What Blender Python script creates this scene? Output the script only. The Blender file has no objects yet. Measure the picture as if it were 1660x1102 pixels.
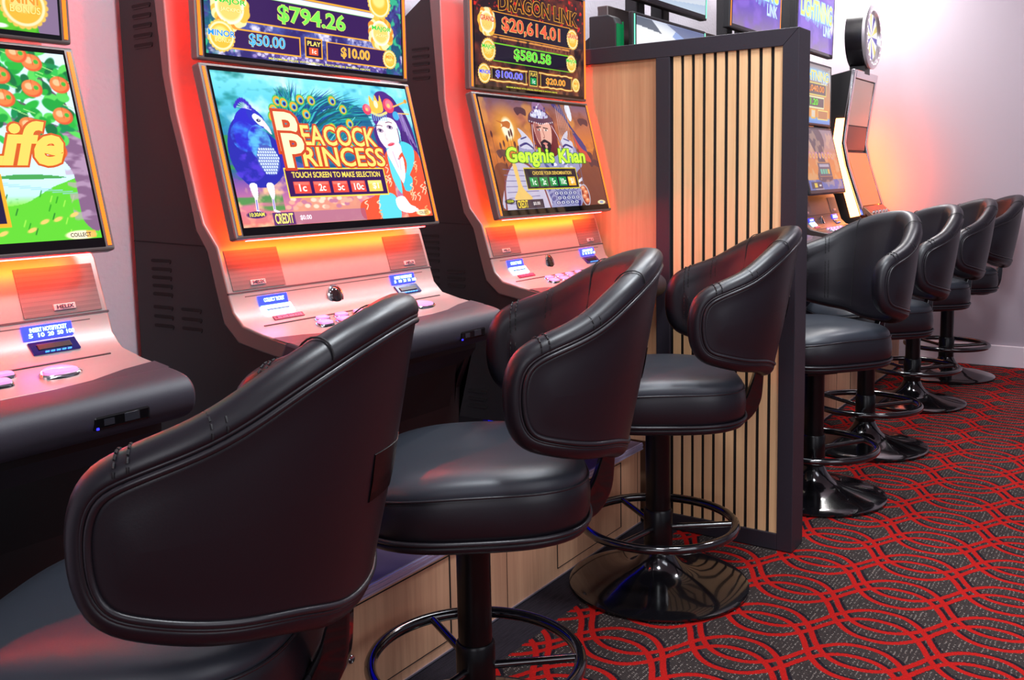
import bpy, bmesh, math, random
import numpy as np
from mathutils import Matrix, Vector

# ------------------------------------------------------------------ camera, world, light, exposure
S = bpy.context.scene
W, H = 1660, 1102
F_PX, YAW, PITCH, ROLL = 1551.68, math.radians(34.829), math.radians(6.556), math.radians(-1.148)
CAM_Z = 1.08
cam_d = bpy.data.cameras.new('camera'); cam = bpy.data.objects.new('camera', cam_d)
S.collection.objects.link(cam); S.camera = cam
fw = Vector((math.cos(YAW) * math.cos(PITCH), math.sin(YAW) * math.cos(PITCH), -math.sin(PITCH)))
rt = Vector((math.sin(YAW), -math.cos(YAW), 0)); up = rt.cross(fw)
r2 = rt * math.cos(ROLL) + up * math.sin(ROLL); u2 = -rt * math.sin(ROLL) + up * math.cos(ROLL)
cam.matrix_world = Matrix(((r2.x, u2.x, -fw.x, 0), (r2.y, u2.y, -fw.y, 0), (r2.z, u2.z, -fw.z, CAM_Z), (0, 0, 0, 1)))
cam_d.sensor_width = 36; cam_d.lens = F_PX / W * 36
cam_d.shift_x = 15.52 / W; cam_d.shift_y = -81.74 / W
cam_d.clip_start = 0.02

S.view_settings.view_transform = 'Standard'; S.view_settings.look = 'None'
S.view_settings.gamma = 1; S.view_settings.use_curve_mapping = False
S.view_settings.exposure = 0.0
S.cycles.use_denoising = True
S.cycles.max_bounces = 8; S.cycles.sample_clamp_indirect = 6

wd = bpy.data.worlds.new('room_air'); S.world = wd; wd.use_nodes = True
wd.node_tree.nodes['Background'].inputs[0].default_value = (0.76, 0.76, 1.0, 1)
wd.node_tree.nodes['Background'].inputs[1].default_value = 0.26

def area(name, loc, rot, sx, sy, power, color=(1, 1, 1), spread=None):
    d = bpy.data.lights.new(name, 'AREA'); d.shape = 'RECTANGLE'; d.size = sx; d.size_y = sy
    d.energy = power; d.color = color
    if spread: d.spread = math.radians(spread)
    o = bpy.data.objects.new(name, d); S.collection.objects.link(o)
    o.location = loc; o.rotation_euler = [math.radians(a) for a in rot]
    return o

area('ceiling_lamp', (0.9, 0.30, 2.62), (0, 0, 0), 0.35, 0.35, 34, (0.88, 0.94, 1.0))
area('ceiling_lamp', (2.1, 0.35, 2.62), (0, 0, 0), 0.35, 0.35, 34, (0.88, 0.94, 1.0))
area('ceiling_lamp', (3.9, 0.20, 2.62), (0, 0, 0), 0.35, 0.35, 20, (0.95, 0.94, 1.0))
area('ceiling_lamp', (1.2, -1.8, 2.62), (0, 0, 0), 1.6, 0.8, 22, (0.86, 0.90, 1.0))
area('ceiling_lamp', (2.9, 1.05, 2.62), (0, 0, 0), 1.6, 0.35, 22, (0.80, 0.90, 1.0))
area('wall_washer', (5.45, 1.50, 2.40), (0, -12, 0), 0.5, 0.2, 27, (1.0, 0.98, 0.95))
area('wall_washer', (3.6, 1.45, 2.55), (-8, 0, 0), 2.2, 0.12, 30, (1.0, 0.98, 0.95))
area('added_fill_light', (-2.6, -0.9, 1.75), (0, -90, 0), 1.3, 2.2, 34, (0.94, 0.93, 1.0))  # unseen fill, added to brighten the slats and other upright faces
area('added_fill_light', (0.2, -3.2, 1.9), (90, 0, 0), 2.4, 1.3, 26, (0.92, 0.93, 1.0))  # second unseen fill, added to lift the left wall

# ------------------------------------------------------------------ materials
def lin(c):
    return tuple((x / 12.92 if x <= 0.04045 else ((x + 0.055) / 1.055) ** 2.4) for x in [v / 255 for v in c])
MATS = {}
def mat(name, rgb, rough=0.5, metal=0.0, spec=0.5, bump=None, coat=0.0, emit=None, es=1.0):
    if name in MATS: return MATS[name]
    m = bpy.data.materials.new(name); m.use_nodes = True; nt = m.node_tree
    b = nt.nodes['Principled BSDF']
    b.inputs['Base Color'].default_value = (*lin(rgb), 1); b.inputs['Roughness'].default_value = rough
    b.inputs['Metallic'].default_value = metal; b.inputs['Specular IOR Level'].default_value = spec
    b.inputs['Coat Weight'].default_value = coat
    if emit:
        b.inputs['Emission Color'].default_value = (*lin(emit), 1); b.inputs['Emission Strength'].default_value = es
    if bump:
        sc, st, dist = bump
        tc = nt.nodes.new('ShaderNodeTexCoord'); n = nt.nodes.new('ShaderNodeTexNoise'); bp = nt.nodes.new('ShaderNodeBump')
        n.inputs['Scale'].default_value = sc; n.inputs['Detail'].default_value = 3
        nt.links.new(tc.outputs['Object'], n.inputs['Vector']); nt.links.new(n.outputs['Fac'], bp.inputs['Height'])
        bp.inputs['Strength'].default_value = st; bp.inputs['Distance'].default_value = dist
        nt.links.new(bp.outputs['Normal'], b.inputs['Normal'])
    MATS[name] = m
    return m

def wood_mat(name, c1, c2, scale=1.0, rough=0.5, board=0.0):
    m = bpy.data.materials.new(name); m.use_nodes = True; nt = m.node_tree; L = nt.links.new
    b = nt.nodes['Principled BSDF']; b.inputs['Roughness'].default_value = rough
    tc = nt.nodes.new('ShaderNodeTexCoord'); mp = nt.nodes.new('ShaderNodeMapping')
    mp.inputs['Scale'].default_value = (42 * scale, 42 * scale, 1.6 * scale)
    L(tc.outputs['Object'], mp.inputs['Vector'])
    n = nt.nodes.new('ShaderNodeTexNoise'); n.inputs['Scale'].default_value = 1.6; n.inputs['Detail'].default_value = 8
    n.inputs['Roughness'].default_value = 0.62; n.inputs['Distortion'].default_value = 0.5
    L(mp.outputs[0], n.inputs['Vector'])
    mp2 = nt.nodes.new('ShaderNodeMapping'); mp2.inputs['Scale'].default_value = (9 * scale, 9 * scale, 0.35 * scale)
    L(tc.outputs['Object'], mp2.inputs['Vector'])
    n2 = nt.nodes.new('ShaderNodeTexNoise'); n2.inputs['Scale'].default_value = 1.0; n2.inputs['Detail'].default_value = 2
    L(mp2.outputs[0], n2.inputs['Vector'])
    mx = nt.nodes.new('ShaderNodeMath'); mx.operation = 'ADD'; mx.use_clamp = True
    s1 = nt.nodes.new('ShaderNodeMath'); s1.operation = 'MULTIPLY_ADD'; L(n.outputs['Fac'], s1.inputs[0]); s1.inputs[1].default_value = 1.5; s1.inputs[2].default_value = -0.5
    s2 = nt.nodes.new('ShaderNodeMath'); s2.operation = 'MULTIPLY_ADD'; L(n2.outputs['Fac'], s2.inputs[0]); s2.inputs[1].default_value = 1.3; s2.inputs[2].default_value = -0.42
    L(s1.outputs[0], mx.inputs[0]); L(s2.outputs[0], mx.inputs[1])
    cr = nt.nodes.new('ShaderNodeValToRGB')
    cr.color_ramp.elements[0].color = (*lin(c1), 1); cr.color_ramp.elements[1].color = (*lin(c2), 1)
    L(mx.outputs[0], cr.inputs[0]); L(cr.outputs[0], b.inputs['Base Color'])
    bp = nt.nodes.new('ShaderNodeBump'); bp.inputs['Strength'].default_value = 0.12; bp.inputs['Distance'].default_value = 0.001
    L(n.outputs['Fac'], bp.inputs['Height']); L(bp.outputs[0], b.inputs['Normal'])
    MATS[name] = m
    return m

def emat(rgb, s=1.0):
    k = 'glow_%d_%d_%d_%g' % (*rgb, s)
    if k in MATS: return MATS[k]
    return mat(k, (8, 8, 8), 0.25, emit=rgb, es=s)

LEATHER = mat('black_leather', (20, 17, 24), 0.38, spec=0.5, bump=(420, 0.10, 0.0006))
LEATHER_TOPLIT = mat('black_leather_toplit', (42, 46, 54), 0.42, spec=0.55, bump=(420, 0.10, 0.0006))  # overhead light on the seat top put into a lighter, bluish leather colour
PIPING = mat('black_piping', (30, 27, 32), 0.33, spec=0.5)
THREAD = mat('black_thread', (14, 12, 15), 0.7)
GLOSSBLK = mat('gloss_black_metal', (14, 13, 16), 0.12, spec=0.7, coat=0.6)
SATBLK = mat('satin_black_metal', (8, 8, 10), 0.3, spec=0.3)
BODYBLK = mat('black_cabinet_steel', (23, 21, 23), 0.5, bump=(900, 0.08, 0.0004))
SLOTBLK = mat('slot_black', (5, 5, 6), 0.8)
SILVER = mat('silver_grey_plastic', (158, 146, 142), 0.36, metal=0.3, bump=(1500, 0.04, 0.0002))
DARKF = mat('dark_bronze_plastic', (74, 62, 60), 0.35, metal=0.3)
FRAME_S = mat('taupe_silver_frame', (122, 110, 106), 0.34, metal=0.5)
BUMPER = mat('dark_vinyl', (46, 42, 51), 0.55, bump=(700, 0.25, 0.0006))
BLACKG = mat('black_glass', (6, 5, 8), 0.06, spec=0.6)
BLKMAT = mat('matte_black', (10, 10, 12), 0.6)
CHROME = mat('chrome', (210, 208, 212), 0.12, metal=1.0)
BLKWOOD = mat('black_oak', (38, 33, 42), 0.5, bump=(160, 0.3, 0.0008))
OAK = wood_mat('oak_panel', (178, 124, 88), (214, 164, 122), rough=0.5)
OAKL = wood_mat('oak_slats', (228, 178, 124), (250, 208, 156), 1.4, 0.5)
OAKB = wood_mat('oak_base', (186, 136, 106), (226, 178, 140), 1.0, 0.5)

def speaker_mat():
    m = mat('speaker_mesh', (150, 128, 126), 0.5, metal=0.2); nt = m.node_tree; L = nt.links.new
    tc = nt.nodes.new('ShaderNodeTexCoord'); v = nt.nodes.new('ShaderNodeTexVoronoi'); v.inputs['Scale'].default_value = 420
    v.inputs['Randomness'].default_value = 0
    L(tc.outputs['Object'], v.inputs['Vector']); cr = nt.nodes.new('ShaderNodeValToRGB')
    cr.color_ramp.elements[0].color = (*lin((92, 76, 76)), 1); cr.color_ramp.elements[1].color = (*lin((118, 98, 96)), 1)
    cr.color_ramp.elements[0].position = 0.2; cr.color_ramp.elements[1].position = 0.5
    L(v.outputs['Distance'], cr.inputs[0]); L(cr.outputs[0], nt.nodes['Principled BSDF'].inputs['Base Color'])
    return m
SPK = speaker_mat()

def wall_mat(name, rgb, sc=90, st=0.35):
    return mat(name, rgb, 0.75, bump=(sc, st, 0.004))
WALL = wall_mat('textured_wall_paint', (206, 198, 208))
WALLF = wall_mat('far_wall_paint', (168, 158, 168), 60, 0.05)

def carpet_mat():
    m = bpy.data.materials.new('patterned_carpet'); m.use_nodes = True; nt = m.node_tree; L = nt.links.new
    b = nt.nodes['Principled BSDF']; b.inputs['Roughness'].default_value = 0.95; b.inputs['Specular IOR Level'].default_value = 0.1
    tc = nt.nodes.new('ShaderNodeTexCoord'); sp = nt.nodes.new('ShaderNodeSeparateXYZ')
    wob = nt.nodes.new('ShaderNodeTexNoise'); wob.inputs['Scale'].default_value = 160; wob.inputs['Detail'].default_value = 2
    L(tc.outputs['Object'], wob.inputs['Vector'])
    L(tc.outputs['Object'], sp.inputs[0])
    def M(op, a, bb=None, c=None, clamp=False):
        n = nt.nodes.new('ShaderNodeMath'); n.operation = op; n.use_clamp = clamp
        for i, v in enumerate((a, bb, c)):
            if v is None: continue
            if isinstance(v, (int, float)): n.inputs[i].default_value = v
            else: L(v, n.inputs[i])
        return n.outputs[0]
    wv = M('MULTIPLY_ADD', wob.outputs['Fac'], 0.005, -0.0025)
    PX, HY = 0.2073, 0.1190
    def family(dx, dy, half):
        x = M('ADD', M('ADD', sp.outputs[0], -2.297 + dx), wv)
        y = M('ADD', M('ADD', sp.outputs[1], -0.5205 + dy), wv)
        t = M('WRAP', M('DIVIDE', y, HY), 3.0, -1.0)
        hi = M('GREATER_THAN', t, 1.0)
        tt = M('ABSOLUTE', M('SUBTRACT', t, M('MULTIPLY', hi, 2.0)))
        bow = M('SUBTRACT', 1.0, M('POWER', tt, 2.4))
        sg = M('SUBTRACT', 1.0, M('MULTIPLY', hi, 2.0))
        c = M('MULTIPLY', M('MULTIPLY', bow, sg), 0.1055)
        slope = M('MULTIPLY', M('POWER', tt, 1.4), 2.13)
        k = M('DIVIDE', 1.0, M('SQRT', M('ADD', 1.0, M('MULTIPLY', slope, slope))))
        best = None
        for off, s in ((-0.0230, 1), (-0.0785, 1), (0.0230, -1), (0.0785, -1)):
            q = M('SUBTRACT', x, M('ADD', M('MULTIPLY', c, float(s)), off))
            d = M('ABSOLUTE', M('WRAP', q, PX / 2, -PX / 2))
            best = d if best is None else M('MINIMUM', best, d)
        dd = M('MULTIPLY', best, k)
        return M('SUBTRACT', 1.0, M('DIVIDE', M('SUBTRACT', dd, half), 0.0022), clamp=True)
    zone = M('LESS_THAN', M('ADD', sp.outputs[1], M('MULTIPLY', wv, 3.0)), 1.188)
    red = M('MULTIPLY', family(0, 0, 0.0060), zone)
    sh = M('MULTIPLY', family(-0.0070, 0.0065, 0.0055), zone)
    # heathered ground with rows of pale flecks
    mp = nt.nodes.new('ShaderNodeMapping'); mp.inputs['Scale'].default_value = (170, 105, 1); L(tc.outputs['Object'], mp.inputs['Vector'])
    vo = nt.nodes.new('ShaderNodeTexVoronoi'); vo.inputs['Scale'].default_value = 1.0; vo.inputs['Randomness'].default_value = 0.25
    L(mp.outputs[0], vo.inputs['Vector'])
    flk = M('LESS_THAN', vo.outputs['Distance'], 0.21)
    rn = nt.nodes.new('ShaderNodeTexNoise'); rn.inputs['Scale'].default_value = 60; L(tc.outputs['Object'], rn.inputs['Vector'])
    flk = M('MULTIPLY', flk, M('GREATER_THAN', rn.outputs['Fac'], 0.47))
    mp3 = nt.nodes.new('ShaderNodeMapping'); mp3.inputs['Scale'].default_value = (20, 260, 1); L(tc.outputs['Object'], mp3.inputs['Vector'])
    st = nt.nodes.new('ShaderNodeTexNoise'); st.inputs['Scale'].default_value = 1; st.inputs['Detail'].default_value = 3; L(mp3.outputs[0], st.inputs['Vector'])
    def mix(f, a, bb):
        n = nt.nodes.new('ShaderNodeMix'); n.data_type = 'RGBA'
        if isinstance(f, (int, float)): n.inputs[0].default_value = f
        else: L(f, n.inputs[0])
        for i, v in ((6, a), (7, bb)):
            if isinstance(v, tuple): n.inputs[i].default_value = (*lin(v), 1)
            else: L(v, n.inputs[i])
        return n.outputs[2]
    g = mix(st.outputs['Fac'], (32, 26, 28), (66, 57, 54))
    g = mix(M('MULTIPLY', flk, zone), g, (150, 138, 130))
    plain = mix(st.outputs['Fac'], (14, 12, 16), (58, 52, 60))
    g = mix(zone, plain, g)
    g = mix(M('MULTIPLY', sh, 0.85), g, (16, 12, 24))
    rc = nt.nodes.new('ShaderNodeTexNoise'); rc.inputs['Scale'].default_value = 300; L(tc.outputs['Object'], rc.inputs['Vector'])
    redc = mix(rc.outputs['Fac'], (132, 11, 11), (188, 29, 24))
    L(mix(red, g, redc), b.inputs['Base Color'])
    bp = nt.nodes.new('ShaderNodeBump'); bp.inputs['Strength'].default_value = 0.5; bp.inputs['Distance'].default_value = 0.003
    L(M('ADD', M('MULTIPLY', red, 0.6), rc.outputs['Fac']), bp.inputs['Height']); L(bp.outputs[0], b.inputs['Normal'])
    return m
CARPET = carpet_mat()

# ------------------------------------------------------------------ mesh helpers
class MB:
    def __init__(s): s.v = []; s.f = []; s.m = []
    def add(s, vs, fs, mi=0):
        o = len(s.v); s.v += [tuple(p) for p in vs]; s.f += [tuple(i + o for i in f) for f in fs]; s.m += [mi] * len(fs); return s
    def box(s, x0, x1, y0, y1, z0, z1, mi=0):
        return s.add([(x0, y0, z0), (x1, y0, z0), (x1, y1, z0), (x0, y1, z0), (x0, y0, z1), (x1, y0, z1), (x1, y1, z1), (x0, y1, z1)],
                     [(0, 3, 2, 1), (4, 5, 6, 7), (0, 1, 5, 4), (1, 2, 6, 5), (2, 3, 7, 6), (3, 0, 4, 7)], mi)
    def prism(s, prof, x0, x1, mi=0):          # closed (y,z) outline swept along x
        n = len(prof); a = sum(prof[i][0] * prof[(i + 1) % n][1] - prof[(i + 1) % n][0] * prof[i][1] for i in range(n))
        if a < 0: prof = prof[::-1]
        vs = [(x0, y, z) for y, z in prof] + [(x1, y, z) for y, z in prof]
        fs = [tuple(range(n))[::-1], tuple(range(n, 2 * n))] + [(i, (i + 1) % n, n + (i + 1) % n, n + i) for i in range(n)]
        return s.add(vs, fs, mi)
    def band(s, A, B, x0, x1, mi=0, side=None):           # strip between two (y,z) polylines of equal length, swept along x
        n = len(A)
        vs = [(x, y, z) for x in (x0, x1) for P in (A, B) for y, z in P]
        a0, b0, a1, b1 = 0, n, 2 * n, 3 * n; fs = []
        for i in range(n - 1):
            fs += [(a0 + i, a0 + i + 1, a1 + i + 1, a1 + i), (b0 + i + 1, b0 + i, b1 + i, b1 + i + 1),
                   (a0 + i + 1, a0 + i, b0 + i, b0 + i + 1), (a1 + i, a1 + i + 1, b1 + i + 1, b1 + i)]
        fs += [(a0, a1, b1, b0), (a0 + n - 1, b0 + n - 1, b1 + n - 1, a1 + n - 1)]
        s.add(vs, fs, mi)
        if side is not None:
            o = len(s.m) - len(fs)
            for i in range(n - 1): s.m[o + 4 * i + 2] = side; s.m[o + 4 * i + 3] = side
        return s
    def slab(s, x0, x1, A, B, t, mi=0, back=0.0):   # plate lying on the (y,z) segment A(top)-B(bottom), raised t towards -y
        d = Vector((B[0] - A[0], B[1] - A[1])).normalized(); n = Vector((d[1], -d[0]))
        if n[0] > 0: n = -n
        P = [Vector(A) - n * back, Vector(B) - n * back, Vector(B) + n * t, Vector(A) + n * t]
        return s.prism([tuple(p) for p in P], x0, x1, mi)
    def tube(s, path, r, n=10, closed=False, mi=0):
        P = [Vector(p) for p in path]; m = len(P); vs = []; fs = []; prev = None
        for i in range(m):
            t = (P[(i + 1) % m] - P[i - 1]) if closed else (P[min(i + 1, m - 1)] - P[max(i - 1, 0)])
            t.normalize()
            if prev is None:
                a = t.orthogonal().normalized()
            else:
                a = (prev - t * prev.dot(t)).normalized()
            prev = a; b = t.cross(a)
            rr = r[i] if isinstance(r, (list, tuple)) else r
            vs += [P[i] + (a * math.cos(2 * math.pi * k / n) + b * math.sin(2 * math.pi * k / n)) * rr for k in range(n)]
        for i in range(m if closed else m - 1):
            j = (i + 1) % m
            fs += [(i * n + k, i * n + (k + 1) % n, j * n + (k + 1) % n, j * n + k) for k in range(n)]
        if not closed: fs += [tuple(range(n))[::-1], tuple(range((m - 1) * n, m * n))]
        return s.add(vs, fs, mi)
    def lathe(s, prof, n=48, c=(0, 0), mi=0, axis='z', o=(0, 0, 0)):
        vs = []; fs = []
        for r, z in prof:
            for k in range(n):
                a = 2 * math.pi * k / n
                if axis == 'z': vs.append((c[0] + r * math.cos(a), c[1] + r * math.sin(a), z))
                else: vs.append((o[0] + r * math.cos(a), o[1] + z, o[2] + r * math.sin(a)))
        for i in range(len(prof) - 1):
            for k in range(n):
                q = (i * n + k, i * n + (k + 1) % n, (i + 1) * n + (k + 1) % n, (i + 1) * n + k)
                fs.append(q if axis == 'z' else q[::-1])
        fs += [tuple(range(n))[::-1], tuple(range((len(prof) - 1) * n, len(prof) * n))]
        return s.add(vs, fs, mi)
    def build(s, name, mats, parent=None, smooth=None, bevel=0.0, seg=2, loc=None):
        me = bpy.data.meshes.new(name); me.from_pydata([tuple(v) for v in s.v], [], s.f); me.update()
        if not isinstance(mats, (list, tuple)): mats = [mats]
        for m in mats: me.materials.append(m)
        me.polygons.foreach_set('material_index', s.m)
        bm = bmesh.new(); bm.from_mesh(me); bmesh.ops.recalc_face_normals(bm, faces=bm.faces); bm.to_mesh(me); bm.free()
        if smooth is not None:
            me.shade_smooth(); me.set_sharp_from_angle(angle=math.radians(smooth))
        o = bpy.data.objects.new(name, me); S.collection.objects.link(o)
        if parent: o.parent = parent
        if loc: o.location = loc
        if bevel:
            b = o.modifiers.new('bevel', 'BEVEL'); b.width = bevel; b.segments = seg; b.limit_method = 'ANGLE'; b.angle_limit = math.radians(40)
            b.harden_normals = False
        return o

def root(name, loc, label, cat, group=None, rz=0):
    o = bpy.data.objects.new(name, None); S.collection.objects.link(o)
    o.location = loc; o.rotation_euler = (0, 0, rz); o.empty_display_size = 0.1
    o['label'] = label; o['category'] = cat
    if group: o['group'] = group
    return o

def smooth_pts(P, n=8, closed=False):
    P = [np.array(p, float) for p in P]; out = []; m = len(P)
    rng = range(m) if closed else range(m - 1)
    for i in rng:
        p0 = P[i - 1] if (closed or i > 0) else P[0]; p1 = P[i]; p2 = P[(i + 1) % m]; p3 = P[(i + 2) % m] if (closed or i + 2 < m) else P[-1]
        for k in range(n):
            t = k / n
            out.append(0.5 * ((2 * p1) + (-p0 + p2) * t + (2 * p0 - 5 * p1 + 4 * p2 - p3) * t * t + (-p0 + 3 * p1 - 3 * p2 + p3) * t ** 3))
    if not closed: out.append(P[-1])
    return [tuple(p) for p in out]

# ------------------------------------------------------------------ setting
def structure(mb, name, m, **k):
    o = mb.build(name, m, **k); o['kind'] = 'structure'; return o
structure(MB().box(-3.0, 5.84, -3.5, 1.72, -0.05, 0), 'floor', CARPET)
structure(MB().box(-3.0, 5.84, 1.72, 1.80, 0, 2.7), 'wall_left', WALL)
structure(MB().box(5.84, 5.92, -3.5, 1.80, 0, 2.7), 'wall_back', WALLF)
structure(MB().box(-3.0, 5.92, -3.5, 1.80, 2.7, 2.78), 'ceiling', mat('ceiling_white', (225, 225, 228), 0.8))
WHITE = mat('white_gloss_paint', (226, 216, 224), 0.3)
structure(MB().box(5.822, 5.84, -3.5, 1.72, 0, 0.118), 'baseboard_back', WHITE, bevel=0.004)
for (x, y) in ((0.9, 0.35), (2.6, 0.2), (4.5, 0.1)):
    pass

# ------------------------------------------------------------------ painting for the screens
class Art:
    def __init__(s, w, h, bg=(10, 10, 14)):
        s.w, s.h = w, h; s.A = np.zeros((h, w, 3)); s.A[:] = bg
        s.U, s.V = np.meshgrid((np.arange(w)) / (w - 1), (np.arange(h)) / (h - 1))
        s.asp = 1.80
    def noise(s, fx, fy, seed=0, octv=3):
        r = np.random.RandomState(seed); out = np.zeros((s.h, s.w)); amp = 1; tot = 0
        for o in range(octv):
            nx, ny = int(fx * 2 ** o) + 2, int(fy * 2 ** o) + 2; g = r.rand(ny + 1, nx + 1)
            x = s.U * (nx - 1); y = s.V * (ny - 1); i = x.astype(int); j = y.astype(int); fx_ = x - i; fy_ = y - j
            fx_ = fx_ * fx_ * (3 - 2 * fx_); fy_ = fy_ * fy_ * (3 - 2 * fy_)
            v = (g[j, i] * (1 - fx_) + g[j, i + 1] * fx_) * (1 - fy_) + (g[j + 1, i] * (1 - fx_) + g[j + 1, i + 1] * fx_) * fy_
            out += v * amp; tot += amp; amp *= 0.55
        return out / tot
    def mix(s, a, col):
        a = np.clip(a, 0, 1)[..., None]; s.A = s.A * (1 - a) + np.array(col, float) * a
    def vgrad(s, stops):
        vs = [p[0] for p in stops]
        for c in range(3): s.A[..., c] = np.interp(s.V, vs, [p[1][c] for p in stops])
    def ell(s, cu, cv, ru, rv, col, rot=0, soft=0.006, ring=None):
        x = (s.U - cu) * s.asp; y = s.V - cv; a = math.radians(rot); ru = ru * s.asp
        X = x * math.cos(a) + y * math.sin(a); Y = -x * math.sin(a) + y * math.cos(a)
        q = np.sqrt((X / ru) ** 2 + (Y / rv) ** 2); m = min(ru, rv)
        al = np.clip((1 - q) * m / soft + 0.5, 0, 1)
        if ring: al = al * np.clip((q - 1 + ring / m) * m / soft + 0.5, 0, 1)
        s.mix(al, col)
    def poly(s, pts, col, alpha=1.0):
        ins = np.zeros((s.h, s.w), bool); n = len(pts)
        for i in range(n):
            (x1, y1), (x2, y2) = pts[i], pts[(i + 1) % n]
            if y1 == y2: continue
            c = ((y1 > s.V) != (y2 > s.V)) & (s.U < (x2 - x1) * (s.V - y1) / (y2 - y1) + x1)
            ins ^= c
        s.mix(ins * alpha, col)
    def blob(s, pts, col, alpha=1.0): s.poly(smooth_pts(pts, 6, True), col, alpha)
    def line(s, pts, w, col, soft=0.003, taper=False, alpha=1.0, sm=True):
        if sm and len(pts) > 2: pts = smooth_pts(pts, 5)
        d = np.full((s.h, s.w), 9.0); n = len(pts)
        for i in range(n - 1):
            ax, ay = pts[i][0] * s.asp, pts[i][1]; bx, by = pts[i + 1][0] * s.asp, pts[i + 1][1]
            x = s.U * s.asp; y = s.V; dx, dy = bx - ax, by - ay; L2 = dx * dx + dy * dy + 1e-12
            t = np.clip(((x - ax) * dx + (y - ay) * dy) / L2, 0, 1)
            ww = w * (1 - (i + t) / (n - 1)) if taper else w
            d = np.minimum(d, np.hypot(x - ax - t * dx, y - ay - t * dy) - ww)
        s.mix(np.clip(0.5 - d / soft, 0, 1) * alpha, col)
    def rect(s, u0, u1, v0, v1, col, alpha=1.0):
        s.mix(((s.U > u0) & (s.U < u1) & (s.V > v0) & (s.V < v1)) * alpha, col)
    def frame(s, u0, u1, v0, v1, t, col, fill=None):
        s.rect(u0 - t / s.asp, u1 + t / s.asp, v0 - t, v1 + t, col)
        if fill: s.rect(u0, u1, v0, v1, fill)

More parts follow.
